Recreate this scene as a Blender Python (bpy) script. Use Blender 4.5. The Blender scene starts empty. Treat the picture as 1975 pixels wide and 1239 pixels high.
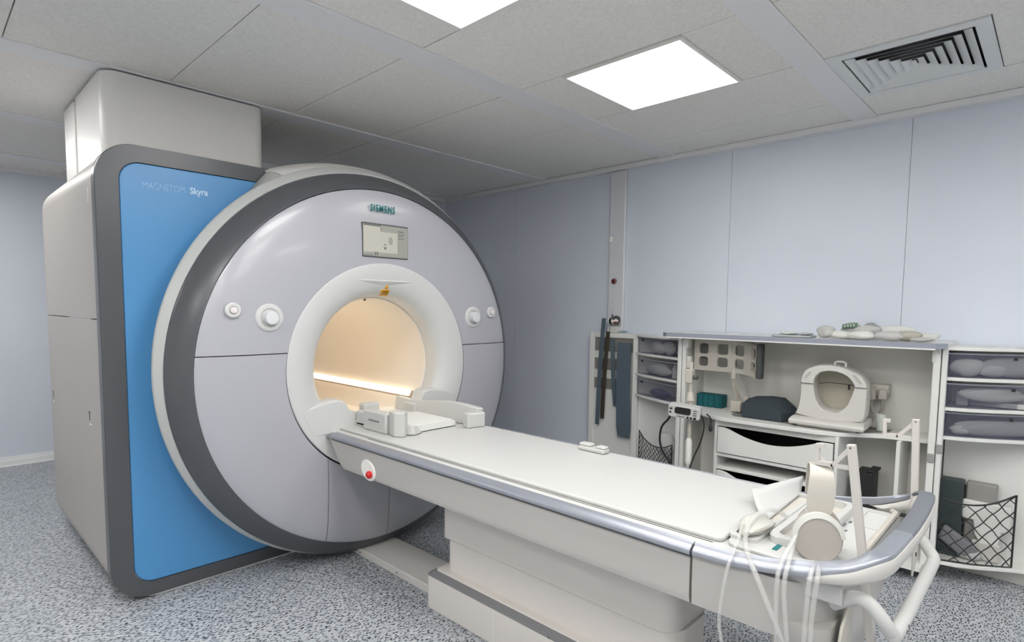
import bpy, bmesh, math, random
from math import sin, cos, pi, radians as rad
from mathutils import Vector, Matrix
random.seed(7)
C = bpy.context.scene.collection
scene = bpy.context.scene

# ------------------------------------------------------------------ camera, world, exposure
cam = bpy.data.cameras.new('camera'); camo = bpy.data.objects.new('camera', cam); C.objects.link(camo)
Rv, Uv, Fv = Vector((0.69160913,-0.722189,0.01094809)), Vector((0.04648991,0.05963756,0.99713693)), Vector((0.72077423,0.68912003,-0.07482038))
M = Matrix.Identity(4)
for i in range(3):
    M[i][0], M[i][1], M[i][2] = Rv[i], Uv[i], -Fv[i]
M[2][3] = 1.312
camo.matrix_world = M
cam.sensor_fit = 'HORIZONTAL'; cam.sensor_width = 36.0
cam.lens = 1106.58688/1975*36
cam.shift_y = (678.056-619.5)/1975
cam.clip_start = 0.02
scene.camera = camo
w = bpy.data.worlds.new('world'); scene.world = w; w.use_nodes = True
w.node_tree.nodes['Background'].inputs[0].default_value = (0.8,0.85,1,1)
w.node_tree.nodes['Background'].inputs[1].default_value = 0.05
vs = scene.view_settings
vs.view_transform = 'Standard'; vs.look = 'None'; vs.gamma = 1; vs.exposure = 0.82; vs.use_curve_mapping = False
LAMP = 8.8        # strength of the ceiling light diffusers
BORE = 5.2         # strength of the strip lamps in the bore

# ------------------------------------------------------------------ materials
def mat(name, col, rough=.5, metal=0, spec=.5, bump=None, noise=None, coat=0):
    m = bpy.data.materials.new(name); m.use_nodes = True
    nt = m.node_tree; b = nt.nodes['Principled BSDF']
    b.inputs['Base Color'].default_value = (*col,1); b.inputs['Roughness'].default_value = rough
    b.inputs['Metallic'].default_value = metal; b.inputs['Specular IOR Level'].default_value = spec
    b.inputs['Coat Weight'].default_value = coat; b.inputs['Coat Roughness'].default_value = .08
    tc = nt.nodes.new('ShaderNodeTexCoord')
    if noise:
        sc_, amt = noise
        n = nt.nodes.new('ShaderNodeTexNoise'); n.inputs['Scale'].default_value = sc_; n.inputs['Detail'].default_value = 3
        r = nt.nodes.new('ShaderNodeMapRange'); r.inputs[1].default_value=.3; r.inputs[2].default_value=.7
        r.inputs[3].default_value = 1-amt; r.inputs[4].default_value = 1+amt
        mx = nt.nodes.new('ShaderNodeMix'); mx.data_type='RGBA'; mx.blend_type='MULTIPLY'; mx.inputs[0].default_value=1
        mx.inputs[6].default_value=(*col,1)
        nt.links.new(tc.outputs['Object'], n.inputs['Vector']); nt.links.new(n.outputs[0], r.inputs[0])
        nt.links.new(r.outputs[0], mx.inputs[7]); nt.links.new(mx.outputs[2], b.inputs['Base Color'])
    if bump:
        sc_, st = bump
        n = nt.nodes.new('ShaderNodeTexNoise'); n.inputs['Scale'].default_value = sc_; n.inputs['Detail'].default_value = 4
        bp = nt.nodes.new('ShaderNodeBump'); bp.inputs['Strength'].default_value = st; bp.inputs['Distance'].default_value = .002
        nt.links.new(tc.outputs['Object'], n.inputs['Vector']); nt.links.new(n.outputs[0], bp.inputs['Height'])
        nt.links.new(bp.outputs[0], b.inputs['Normal'])
    return m
def emis(name, col, st):
    m = bpy.data.materials.new(name); m.use_nodes = True; nt = m.node_tree
    b = nt.nodes['Principled BSDF']; b.inputs['Base Color'].default_value = (*col,1)
    b.inputs['Emission Color'].default_value = (*col,1); b.inputs['Emission Strength'].default_value = st
    return m
def clear(name, col, a, rough=.15):
    m = bpy.data.materials.new(name); m.use_nodes = True
    b = m.node_tree.nodes['Principled BSDF']
    b.inputs['Base Color'].default_value = (*col,1); b.inputs['Roughness'].default_value = rough; b.inputs['Alpha'].default_value = a
    return m

WALL = mat('wall_panel_paint', (.665,.705,.785), .42, noise=(1.5,.03))
WALLTRIM = mat('pale_trim', (.66,.67,.70), .35)
SKIRT = mat('skirting', (.76,.78,.78), .4)
TILE = mat('ceiling_tile_mineral', (.80,.78,.745), .9, noise=(90,.06), bump=(140,.5))
VENTM = mat('vent_enamel', (.72,.74,.74), .4)
RAIL = mat('ceiling_rail_metal', (.78,.78,.79), .45)
GAP = mat('dark_gap', (.05,.05,.048), .9)
PLAST = mat('white_plastic', (.74,.735,.72), .35, noise=(3,.02))
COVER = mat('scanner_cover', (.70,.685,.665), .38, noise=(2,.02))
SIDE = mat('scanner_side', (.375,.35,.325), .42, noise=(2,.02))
FACE = mat('scanner_face', (.375,.375,.41), .3, coat=.18)
RING = mat('pale_ring', (.48,.49,.48), .38)
DARK = mat('graphite_trim', (.072,.075,.084), .3)
BLUE = mat('blue_panel', (.075,.265,.53), .32)
FUNNEL = mat('funnel_white', (.545,.55,.54), .4)
BOREW = mat('bore_liner', (.74,.68,.60), .5)
TABLE = mat('table_white', (.505,.505,.49), .4)
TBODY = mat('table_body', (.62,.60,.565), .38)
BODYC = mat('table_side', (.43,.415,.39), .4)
PED = mat('pedestal_plastic', (.67,.63,.59), .4)
SILVER = mat('silver_rail', (.30,.315,.355), .34, metal=.5)
GREYR = mat('grey_rubber', (.135,.145,.165), .45)
DKGREY = mat('dark_grey', (.09,.09,.09), .5)
BLACK = mat('black', (.014,.014,.015), .5)
RED = mat('red_plastic', (.55,.012,.015), .25)
TEAL = mat('teal_ink', (0,.15,.155), .5)
TEALF = mat('teal_foam', (.003,.10,.115), .8)
YEL = mat('yellow_label', (.75,.36,.01), .4)
WHT = mat('off_white', (.80,.79,.75), .4)
CREAM = mat('cream_plastic', (.52,.49,.435), .4)
CABW = mat('cabinet_laminate', (.74,.74,.71), .4)
CABB = mat('cabinet_inside', (.70,.685,.64), .5)
STEELB = mat('blue_grey_edge', (.29,.31,.37), .35)
SLATE = mat('slate_fabric', (.085,.115,.145), .9, bump=(300,.4))
BROWN = mat('brown_strap', (.045,.036,.025), .9)
VELC = mat('taupe_velcro', (.22,.21,.19), .95, bump=(300,.5))
FOAM = mat('charcoal_foam', (.035,.048,.058), .85)
PAPER = mat('paper_white', (.50,.50,.49), .8)
CLOTH = mat('white_cloth', (.66,.66,.63), .9)
BIN = clear('smoky_bin_plastic', (.13,.135,.20), .24, .3)
TUBE = clear('clear_tube', (.64,.635,.62), .31, .06)
CUPC = clear('clear_cup', (.8,.85,.8), .5, .1)
EARC = mat('earcup_beige', (.40,.37,.335), .4)
SCREEN = emis('display_glow', (.36,.35,.305), .18)
SCRG = emis('display_grey', (.25,.25,.225), .12)
SCRD = emis('display_dark', (.12,.13,.12), .1)
LAMPM = emis('lamp_diffuser', (1,.99,.97), LAMP)
LAMPDIM = emis('lamp_diffuser_dim', (1,.99,.97), LAMP*.55)  # weaker, to even out the right wall and tame the shroud highlight
BOREM = emis('bore_strip_glow', (1,.86,.66), BORE)
SKY = mat('pale_lettering', (.48,.66,.82), .4)
SKYD = mat('faint_lettering', (.25,.47,.70), .4)

def floor_mat():
    m = bpy.data.materials.new('speckled_vinyl'); m.use_nodes = True
    nt = m.node_tree; L = nt.links.new; N = nt.nodes.new; b = nt.nodes['Principled BSDF']
    b.inputs['Roughness'].default_value = .38
    tc = N('ShaderNodeTexCoord')
    def vor(scale, lo, hi, rot, stretch=(1,1,1)):
        mp = N('ShaderNodeMapping'); mp.inputs['Rotation'].default_value=(0,0,rot); mp.inputs['Scale'].default_value=stretch
        nz = N('ShaderNodeTexNoise'); nz.inputs['Scale'].default_value = 60
        ad = N('ShaderNodeVectorMath'); ad.operation='MULTIPLY_ADD'; ad.inputs[1].default_value=(.012,.012,0)
        L(tc.outputs['Object'], nz.inputs['Vector']); L(nz.outputs[1], ad.inputs[0]); L(tc.outputs['Object'], ad.inputs[2])
        L(ad.outputs[0], mp.inputs[0])
        v = N('ShaderNodeTexVoronoi'); v.inputs['Scale'].default_value = scale; v.voronoi_dimensions='2D'
        L(mp.outputs[0], v.inputs['Vector'])
        r = N('ShaderNodeMapRange'); r.inputs[1].default_value=lo; r.inputs[2].default_value=hi; r.inputs[3].default_value=1; r.inputs[4].default_value=0
        L(v.outputs['Distance'], r.inputs[0])
        sp = N('ShaderNodeSeparateColor'); L(v.outputs['Color'], sp.inputs[0])
        return r.outputs[0], sp.outputs[0], sp.outputs[1]
    def mix(fac, a, c):
        x = N('ShaderNodeMix'); x.data_type='RGBA'
        L(fac, x.inputs[0])
        if isinstance(a, tuple): x.inputs[6].default_value=(*a,1)
        else: L(a, x.inputs[6])
        if isinstance(c, tuple): x.inputs[7].default_value=(*c,1)
        else: L(c, x.inputs[7])
        return x.outputs[2]
    def gate(f, r, th):
        c = N('ShaderNodeMath'); c.operation='GREATER_THAN'; c.inputs[1].default_value=th; L(r,c.inputs[0])
        k = N('ShaderNodeMath'); k.operation='MULTIPLY'; L(f,k.inputs[0]); L(c.outputs[0],k.inputs[1]); return k.outputs[0]
    col = (.405,.432,.465)
    f,r,g = vor(36,.30,.44,.5,(1,1.6,1)); col = mix(gate(f,r,.6), col, (.50,.515,.525))
    f,r,g = vor(44,.22,.32,1.9,(1,1.9,1)); col = mix(gate(f,r,.55), col, (.25,.265,.30))
    f,r,g = vor(46,.23,.29,.9,(1,2.0,1)); col = mix(gate(f,r,.38), col, (.045,.05,.065))
    f,r,g = vor(37,.17,.22,2.6,(1,2.4,1)); col = mix(gate(f,r,.40), col, (.03,.036,.05))
    L(col, b.inputs['Base Color'])
    return m
FLOORM = floor_mat()

# ------------------------------------------------------------------ mesh helpers
def B(): return bmesh.new()
def bx(bm, x0,x1,y0,y1,z0,z1):
    v = [bm.verts.new(p) for p in ((x0,y0,z0),(x1,y0,z0),(x1,y1,z0),(x0,y1,z0),(x0,y0,z1),(x1,y0,z1),(x1,y1,z1),(x0,y1,z1))]
    for f in ((0,3,2,1),(4,5,6,7),(0,1,5,4),(1,2,6,5),(2,3,7,6),(3,0,4,7)): bm.faces.new([v[i] for i in f])
    return bm
def loft(bm, loops, closed=True, cap=True, ring=False):
    """loops: list of equal-length point lists."""
    vv = [[bm.verts.new(p) for p in l] for l in loops]
    n = len(vv[0]); L = len(vv)
    for i in range(L if ring else L-1):
        a, c = vv[i], vv[(i+1)%L]
        for j in range(n if closed else n-1):
            k = (j+1)%n
            bm.faces.new((a[j],a[k],c[k],c[j]))
    if cap and not ring and closed:
        bm.faces.new(list(reversed(vv[0]))); bm.faces.new(vv[-1])
    return bm
def prism(bm, poly, axis, a, b):
    """extrude a 2D polygon along an axis between a and b.  axis x: (y,z); y: (x,z); z: (x,y)"""
    def P(p,t):
        return (t,p[0],p[1]) if axis=='x' else (p[0],t,p[1]) if axis=='y' else (p[0],p[1],t)
    return loft(bm, [[P(p,a) for p in poly],[P(p,b) for p in poly]])
def rrect(x0,x1,y0,y1,r,n=6):
    pts=[]
    if not isinstance(r,(list,tuple)): r=[r]*4
    for (cx,cy,a0,rr) in ((x1-r[0],y1-r[0],0,r[0]),(x0+r[1],y1-r[1],90,r[1]),(x0+r[2],y0+r[2],180,r[2]),(x1-r[3],y0+r[3],270,r[3])):
        for i in range(n+1):
            a=rad(a0+90*i/n); pts.append((cx+rr*cos(a),cy+rr*sin(a)))
    return pts
def tube(bm, pts, r, n=10, cap=True, sub=0):
    pts=[Vector(p) for p in pts]
    if sub: pts = smooth_path(pts, sub)
    rr = r if isinstance(r,(list,tuple)) else [r]*len(pts)
    loops=[]; up=None
    for i,p in enumerate(pts):
        t=((pts[min(i+1,len(pts)-1)]-pts[max(i-1,0)])).normalized()
        if up is None: up = t.orthogonal().normalized()
        up=(up-t*up.dot(t)).normalized(); s=t.cross(up)
        loops.append([p+up*(cos(2*pi*k/n)*rr[i])+s*(sin(2*pi*k/n)*rr[i]) for k in range(n)])
    return loft(bm, loops, cap=cap)
def smooth_path(pts, sub=6):
    pts=[Vector(p) for p in pts]; out=[]
    for i in range(len(pts)-1):
        p0=pts[max(i-1,0)];p1=pts[i];p2=pts[i+1];p3=pts[min(i+2,len(pts)-1)]
        for k in range(sub):
            t=k/sub
            out.append(.5*((2*p1)+(p2-p0)*t+(2*p0-5*p1+4*p2-p3)*t*t+(3*p1-p0-3*p2+p3)*t**3))
    out.append(pts[-1]); return out
def lathe(bm, prof, c, axis='y', n=96, a0=0, a1=360, closed_prof=False):
    """prof: (r, t) pairs; t along axis. centre c = the two other coordinates."""
    full = abs(a1-a0)>=360
    loops=[]
    m = n if full else n+1
    for i in range(m):
        a=rad(a0+(a1-a0)*i/n)
        l=[]
        for r,t in prof:
            u,v=c[0]+r*cos(a), c[1]+r*sin(a)
            l.append((u,t,v) if axis=='y' else (t,u,v) if axis=='x' else (u,v,t))
        loops.append(l)
    return loft(bm, loops, closed=closed_prof, cap=not full, ring=full)
def cyl(bm, p0, p1, r, n=24, r1=None):
    return tube(bm,[p0,p1],[r, r if r1 is None else r1],n)
def sphere(bm, c, r, n=12):
    T=Matrix.Translation(c)
    if isinstance(r,(tuple,list)): T=T@Matrix.Diagonal((*r,1)); r=1
    bmesh.ops.create_uvsphere(bm,u_segments=n*2,v_segments=n,radius=r,matrix=T); return bm
def lump(c, r, seed, amt=.25, n=3):
    """an uneven soft bundle"""
    bm=B(); bmesh.ops.create_icosphere(bm,subdivisions=n,radius=1)
    rs=random.Random(seed); ph=[(rs.uniform(1.5,4),rs.uniform(1.5,4),rs.uniform(1.5,4),rs.uniform(0,6)) for _ in range(5)]
    for v in bm.verts:
        d=sum(sin(v.co.x*a+v.co.y*b*1.3+v.co.z*c_+p) for a,b,c_,p in ph)/5
        k=1+amt*d
        v.co=Vector((c[0]+v.co.x*r[0]*k,c[1]+v.co.y*r[1]*k,c[2]+v.co.z*r[2]*(1+amt*.6*d)))
    return bm
def obj(name, bm, m, parent=None, bevel=0, seg=2, smooth=True, label=None, ang=35, kind=None):
    bmesh.ops.remove_doubles(bm, verts=bm.verts, dist=1e-5)
    bmesh.ops.recalc_face_normals(bm, faces=bm.faces)
    if parent is not None: 
        o_ = parent
        off = Vector((0,0,0))
        while o_ is not None: off += o_.location; o_ = o_.parent
        bmesh.ops.translate(bm, verts=bm.verts, vec=-off)
    me = bpy.data.meshes.new(name); bm.to_mesh(me); bm.free()
    o = bpy.data.objects.new(name, me); C.objects.link(o)
    me.materials.append(m)
    if smooth:
        for p in me.polygons: p.use_smooth=True
        me.set_sharp_from_angle(angle=rad(ang))
    if bevel:
        md=o.modifiers.new('bevel','BEVEL'); md.width=bevel; md.segments=seg; md.limit_method='ANGLE'; md.angle_limit=rad(35)
        md.harden_normals=False
    if smooth:
        wn=o.modifiers.new('weighted','WEIGHTED_NORMAL'); wn.keep_sharp=True; wn.weight=90
    if parent is not None: o.parent=parent
    if label: o['label']=label
    if kind: o['kind']=kind
    return o
def thing(name, label, cat, loc=(0,0,0), group=None):
    o=bpy.data.objects.new(name,None); C.objects.link(o); o.location=loc; o.empty_display_size=.05
    o['label']=label; o['category']=cat
    if group: o['group']=group
    return o
def tag(o,label,cat,group=None):
    o['label']=label; o['category']=cat
    if group: o['group']=group
    return o
def struct(name,bm,m,parent=None,**k):
    o=obj(name,bm,m,parent,**k)
    if parent is None: o['kind']='structure'
    return o
def text(name, s, size, m, parent, loc, axes, ext=.001, offset=0, sx=1, label=None, space=1):
    """axes = (right, up) world vectors; loc = bottom left."""
    cu=bpy.data.curves.new(name,'FONT'); cu.body=s; cu.size=size; cu.extrude=ext; cu.offset=offset; cu.space_character=space
    to=bpy.data.objects.new(name+'_tmp',cu); C.objects.link(to)
    dg=bpy.context.evaluated_depsgraph_get(); dg.update()
    me=bpy.data.meshes.new_from_object(to.evaluated_get(dg)); bpy.data.objects.remove(to)
    r=Vector(axes[0]).normalized(); u=Vector(axes[1]).normalized(); n=r.cross(u)
    bm=B(); bm.from_mesh(me)
    for v in bm.verts: v.co=Vector(loc)+r*(v.co.x*sx)+u*v.co.y+n*v.co.z
    return obj(name,bm,m,parent,smooth=False,label=label)

# ================================================================== THE ROOM
ZC=2.367; XW=3.70; YB=6.066; XL=-2.3; YF=-2.6
struct('floor', bx(B(),XL-.1,XW+.1,YF-.1,YB+.1,-.12,0), FLOORM, smooth=False)
wr=struct('wall_right', bx(B(),XW+.012,XW+.14,YF-.1,YB+.1,0,2.55), WALLTRIM, smooth=False)
seams=[-2.6,-2.25,-1.29,-.33,.63,1.594,2.437,3.508,4.47,5.43,6.066]
for a,b in zip(seams[:-1],seams[1:]):
    obj('wall_panel', bx(B(),XW,XW+.012,a+.0009,b-.0009,0.005,2.50), WALL, wr, smooth=False)
wb=struct('wall_back', bx(B(),XL-.1,XW,YB+.012,YB+.14,0,2.55), WALLTRIM, smooth=False)
xs=[-2.3,-1.34,-.38,.40,1.38,2.34,3.3,3.7]
for a,b in zip(xs[:-1],xs[1:]):
    obj('wall_panel', bx(B(),a+.001,b-.001,YB,YB+.012,0.005,2.50), WALL, wb, smooth=False)
WHITEW=mat('bounce_white_wall',(.84,.84,.84),.6)  # for the unseen walls, whitened to bounce more light into the room
struct('wall_left', bx(B(),XL-.14,XL,YF-.1,YB+.1,0,2.55), WHITEW, smooth=False)
struct('wall_front', bx(B(),XL-.1,XW+.1,YF-.14,YF,0,2.55), WHITEW, smooth=False)
bm=B(); prism(bm,[(YB,0),(YB,.075),(YB-.008,.075),(YB-.012,.05),(YB-.02,.045),(YB-.024,.012),(YB-.03,0)],'x',XL,XW)
struct('baseboard_back', bm, SKIRT, smooth=False)
struct('baseboard_right', bx(B(),XW-.014,XW,YF,YB-.03,0,.10), WALLTRIM, bevel=.003)
# perimeter trims under the ceiling
struct('trim_1', bx(B(),XW-.052,XW,YF,YB,ZC-.028,ZC+.004), RAIL, smooth=False)
bm=B(); bx(bm,XL,XW-.052,YB-.05,YB,ZC-.028,ZC+.004); bx(bm,XL,XW-.052,YB-.10,YB-.05,ZC-.012,ZC+.006)
struct('trim_2', bm, RAIL, smooth=False)
# vertical cover strip on the right wall
t3=struct('trim_3', bx(B(),XW-.028,XW-.0005,2.372,2.508,0,ZC-.03), mat('strip_cover',(.66,.67,.70),.35), bevel=.006)

# boxed-out corner behind the scanner on the right
struct('wall_corner', bx(B(),2.80,XW-.0005,4.46,YB-.0005,0,2.36), WALL, smooth=False)
struct('trim_4', bx(B(),2.80,XW-.0525,4.41,4.4595,ZC-.028,ZC+.004), RAIL, smooth=False)
# ceiling: slab, rails, tiles
ce=struct('ceiling', bx(B(),XL-.1,XW+.1,YF-.1,YB+.1,ZC+.07,ZC+.2), GAP, smooth=False)
xj=[.302+.599*k for k in range(-5,6)]           # joints between tile columns
xj=[XL]+[x for x in xj if XL+.05<x<XW-.06]+[XW-.052]
rails=[(.787+1.172*k, .905+1.172*k) for k in range(-3,5)]
rails=[(a,b+.02) if a>1.5 else (a,b) for a,b in rails]
for a,b in rails:
    if b<YF or a>YB-.1: continue
    bm=B(); bx(bm,XL,XW-.052,max(a,YF),min(b,YB-.1),ZC-.002,ZC+.03)
    obj('ceiling_rail', bm, RAIL, ce, bevel=.002,seg=1)
lights=set(); LY=(1.128,1.712)
lamp_cols=[(.901,1.5),(2.099,2.698)]
lamp_list=[(1.2005,1.42),(2.3985,1.42),(.0,1.42),(.0025,-.925),(1.2005,-.925),(2.3985,-.925),(-.297,3.76)]
def holes(x0,x1,y0,y1):
    xc=(x0+x1)/2
    for lx,ly in lamp_list:
        if abs(lx-xc)<.2 and y0<ly<y1: return (ly-.292,ly+.292)
    return None
lamp_list=[(xc,ly) for xc,ly in [(1.2005,1.42),(2.3985,1.42),(.0025,1.42),(.0025,-.925),(1.2005,-.925),(2.3985,-.925),(.0025,3.76),(-1.1955,1.42),(-1.1955,3.76),(-1.1955,-.925),(.0025,4.935),(.0025,.26),(1.2005,.26)]]  # first two in view, rest unseen; left-wall and last two added as fill
fields=[]
ys=[YF]+[v for r in rails for v in r if YF<v<YB-.1]+[YB-.1]
spans=[]
e=YF
for a,b in rails:
    if a>YB-.1: break
    if a>e: spans.append((e,a))
    e=max(e,b)
if e<YB-.1: spans.append((e,YB-.1))
def tile(x0,x1,y0,y1):
    if x1-x0<.02 or y1-y0<.02: return
    obj('ceiling_tile', bx(B(),x0+.0022,x1-.0022,y0+.0015,y1-.0015,ZC+.005+random.uniform(-.0012,.0012),ZC+.03), TILE, ce, smooth=False)
for x0,x1 in zip(xj[:-1],xj[1:]):
    for y0,y1 in spans:
        h=holes(x0,x1,y0,y1)
        if h: tile(x0,x1,y0,h[0]); tile(x0,x1,h[1],y1)
        elif abs((x0+x1)/2-2.997)<.05 and abs(y0-(-.267))<.1:
            tile(x0,x1,y0,.245)          # the air outlet fills the rest
        else: tile(x0,x1,y0,y1)

# recessed square lamps
def lamp(xc,yc,label,m=None):
    t=thing('ceiling_light',label,'lamp',(xc,yc,ZC),'square ceiling lamps')
    h=.292; i=.279
    bm=B()
    loft(bm,[[(xc-s,yc-s,z),(xc+s,yc-s,z),(xc+s,yc+s,z),(xc-s,yc+s,z)] for s,z in ((h,ZC+.03),(h,ZC-.006),(i,ZC-.006),(i,ZC+.03))],cap=False,ring=True)
    obj('frame',bm,WHT,t,smooth=False)
    obj('diffuser',bx(B(),xc-i,xc+i,yc-i,yc+i,ZC+.002,ZC+.012),m or LAMPM,t,smooth=False)
for k,(x,y) in enumerate(lamp_list):
    lamp(x,y,['square lit ceiling lamp cut by the top edge of the picture','square lit ceiling lamp wholly in view above the right wall',
      'square ceiling lamp overhead, left of the other two in its row','square ceiling lamp behind the camera, first of its row from the left wall',
      'square ceiling lamp behind the camera, middle of its row','square ceiling lamp behind the camera, nearest the right wall','square ceiling lamp left of the scanner towards the back wall','unseen square ceiling lamp overhead near the left wall, added as fill','unseen square ceiling lamp in the far left corner, added as fill','unseen square ceiling lamp behind the camera nearest the left wall, added as fill','square ceiling lamp close to the back wall','unseen square ceiling lamp right above the camera, added as fill','unseen square ceiling lamp between camera and air outlet, added as fill'][k], LAMPDIM if k in (1,6) else None)

# air outlet
t=thing('air_vent','square white ceiling air outlet with nested black gaps above right wall','vent',(2.997,.516,ZC))
xc,yc=2.9965,.516
def vrect(hx,hy,z): return [(xc-hx,yc-hy,z),(xc+hx,yc-hy,z),(xc+hx,yc+hy,z),(xc-hx,yc+hy,z)]
bm=B(); loft(bm,[vrect(.2955,.2690,ZC+.03),vrect(.2955,.2690,ZC-.002),vrect(.2915,.2650,ZC-.004),vrect(.248,.222,ZC-.004),vrect(.246,.220,ZC-.001),vrect(.246,.220,ZC+.06)],cap=False,ring=True)
obj('frame',bm,VENTM,t,smooth=False)
obj('duct',bx(B(),xc-.25,xc+.25,yc-.225,yc+.225,ZC+.058,ZC+.066),BLACK,t,smooth=False)
bm=B(); loft(bm,[vrect(.2455,.2195,ZC+.004),vrect(.2455,.2195,ZC+.058),vrect(.2445,.2185,ZC+.058),vrect(.2445,.2185,ZC+.004)],cap=False,ring=True); obj('duct_lining',bm,BLACK,t,smooth=False)
for k in range(6):
    a=.212-.0345*k; c=a+.026; bm=B()
    loft(bm,[vrect(c,a,ZC-.003),vrect(c-.030,max(.004,a-.030),ZC+.011),vrect(c-.031,max(.003,a-.031),ZC+.0128),vrect(c-.002,a-.002,ZC-.001)],cap=False,ring=True)
    obj('louvre',bm,VENTM,t,smooth=False)
obj('centre_plate',bx(B(),xc-.034,xc+.034,yc-.008,yc+.008,ZC-.001,ZC+.004),VENTM,t,smooth=False)

# ================================================================== THE SCANNER
XC=1.69; ZM=1.0
mri=thing('scanner','large white body scanner with blue front panel and round face','scanner',(XC,3.4,0))
PY=2.87; X0=.537; X1=2*XC-X0; ZT=1.985
X1=2.64
def rad4(d): return [.86-d,.15-d,.15-d,.60-d]
def body_prof(d=0): return rrect(X0+d,X1-d,.012+d,ZT-d,rad4(d),10)
# side / body covers, split at the seam z=1.245; bore hole is left open by the tube (body is a shell)
def shell(zlo,zhi,name,m):
    bm=B(); loops=[]
    for y,d in ((PY+.035,0.006),(4.24,.006),(4.30,.02),(4.335,.06),(4.345,.12)):
        loops.append([(x,y,z) for x,z in body_prof(d)])
    loft(bm,loops,cap=False)
    for z,clear_out in ((zlo,-1),(zhi,1)):
        if z is None: continue
        geom=bm.verts[:]+bm.edges[:]+bm.faces[:]
        bmesh.ops.bisect_plane(bm,geom=geom,plane_co=(0,0,z),plane_no=(0,0,1),clear_outer=clear_out>0,clear_inner=clear_out<0)
    return obj(name,bm,m,mri,ang=50)
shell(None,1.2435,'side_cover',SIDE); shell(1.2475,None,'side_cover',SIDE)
# rear closing plate with bore hole
bm=B(); lathe(bm,[(.37,4.33),(.95,4.33),(.95,4.34),(.37,4.34)],(XC,ZM),n=64,closed_prof=True); obj('rear_cover',bm,SIDE,mri)
bm.free() if False else None
for px_,pz in ((.75,.05),(1.2,.05),(1.9,.05),(2.3,.05)): obj('floor_mount',bx(B(),px_,px_+.1,3.0,4.2,0,.06),DKGREY,mri)
# front frame (graphite), with a blue panel set in it
def ring_loft(outer,inner,ya,yb,ramp=.006):
    bm=B()
    L=[[(x,y,z) for x,z in o] for o,y in ((outer,yb),(outer,ya+ramp),([(XC+(x-XC)*(1-ramp*.4),ZM+(z-ZM)*(1-ramp*.4)) for x,z in outer],ya),(inner,ya),(inner,yb))]
    loft(bm,L,cap=False,ring=True); return bm
outer=rrect(X0,X1,.012,ZT,rad4(0),10)
inner=rrect(X0+.085,X1-.085,.075,ZT-.072,rad4(.07),10)
obj('front_frame',ring_loft(outer,inner,PY,PY+.06),DARK,mri,ang=40)
bm=B(); pin_=rrect(X0+.087,X1-.087,.077,ZT-.074,rad4(.072),10)
hole=[]
for x,z in pin_:
    d=Vector((x-XC,z-ZM)).normalized()*.60; hole.append((XC+d.x,ZM+d.y))
loft(bm,[[(x,y,z) for x,z in l] for l,y in ((pin_,PY+.03),(pin_,PY+.004),(hole,PY+.004),(hole,PY+.03))],cap=False,ring=True)
pn=obj('front_panel',bm,BLUE,mri,bevel=.004,label='blue front panel')
# white floor line along the front frame
bm=B(); prism(bm,rrect(X0+.05,X1-.05,.002,.3,.13,6),'y',PY+.012,PY+.03); obj('base_edge',bm,SKIRT,mri)
text('lettering','MAGNETOM',.040,SKYD,pn,(.706,PY+.0035,1.808),((1,0,0.012),(0,0,1)),.0012,offset=-.0003,sx=.74,label='faint lettering')
text('lettering','Skyra',.040,SKY,pn,(.893,PY+.0035,1.812),((1,0,0.012),(0,0,1)),.0012,offset=.0009,sx=.86,label='pale bold lettering')
# drum: pale ring, graphite ring
bm=B(); lathe(bm,[(.972,PY+.02),(.982,2.83),(1.012,2.725),(1.018,2.70),(1.014,2.685),(.985,2.645),(.965,2.65),(.95,2.70),(.95,PY+.02)],(XC,1.012),n=128,closed_prof=True)
obj('pale_ring',bm,RING,mri,label='pale grey ring round the drum')
TOPP=[(.986,2.652),(1.022,2.692),(1.05,2.75),(1.072,2.84),(1.083,2.93),(1.084,3.9),(1.06,3.96),(.95,3.97)]
bm=B(); lathe(bm,TOPP,(XC,ZM),n=40,a0=62,a1=115.2)
o=obj('top_cover',bm,COVER,mri); md=o.modifiers.new('s','SOLIDIFY'); md.thickness=.015; md.offset=-1
for sg in (1,-1):
    bm=B(); loops=[]
    for k in range(9):
        t=k/8; a=rad(115.6+5.6*t); Rr=1.066-.040*t
        loops.append([(XC+sg*r*cos(a),y,ZM+r*sin(a)) for r,y in ((.95,2.70),(.986,2.652),(.986+(Rr-.986)*.5,2.70),(Rr-.006,2.80),(Rr,2.845),(Rr-.01,2.885),(.95,2.885))])
    loft(bm,loops); obj('ring_shoulder',bm,RING,mri)
bm=B(); lathe(bm,[(.96,2.70),(.985,2.66),(.990,2.645),(.986,2.63),(.952,2.585),(.912,2.556),(.904,2.553),(.90,2.60),(.90,2.70)],(XC,ZM),n=128,closed_prof=True)
obj('graphite_ring',bm,DARK,mri,label='dark grey ring')
# round face in four covers
DC=(XC,.997)
def face_part(cuts,name):
    bm=B(); lathe(bm,[(.534,2.5165),(.60,2.514),(.70,2.516),(.80,2.525),(.86,2.535),(.893,2.545),(.903,2.552),(.902,2.575),(.534,2.545)],DC,n=128,closed_prof=True)
    for co,no in cuts:
        geom=bm.verts[:]+bm.edges[:]+bm.faces[:]
        r=bmesh.ops.bisect_plane(bm,geom=geom,plane_co=co,plane_no=no,clear_outer=True)
        bmesh.ops.holes_fill(bm,edges=[e for e in bm.edges if e.is_boundary])
    return obj(name,bm,FACE,mri,ang=30)
zs=1.098; g=.0022
up=face_part([((0,0,zs+g),(0,0,-1))],'face_cover')
face_part([((0,0,zs-g),(0,0,1)),((1.358-g,0,0),(1,0,0))],'face_cover')
face_part([((0,0,zs-g),(0,0,1)),((1.358+g*.6,0,0),(-1,0,0)),((1.704-g*.6,0,0),(1,0,0))],'face_cover')
face_part([((0,0,zs-g),(0,0,1)),((1.704+g,0,0),(-1,0,0))],'face_cover')
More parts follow.
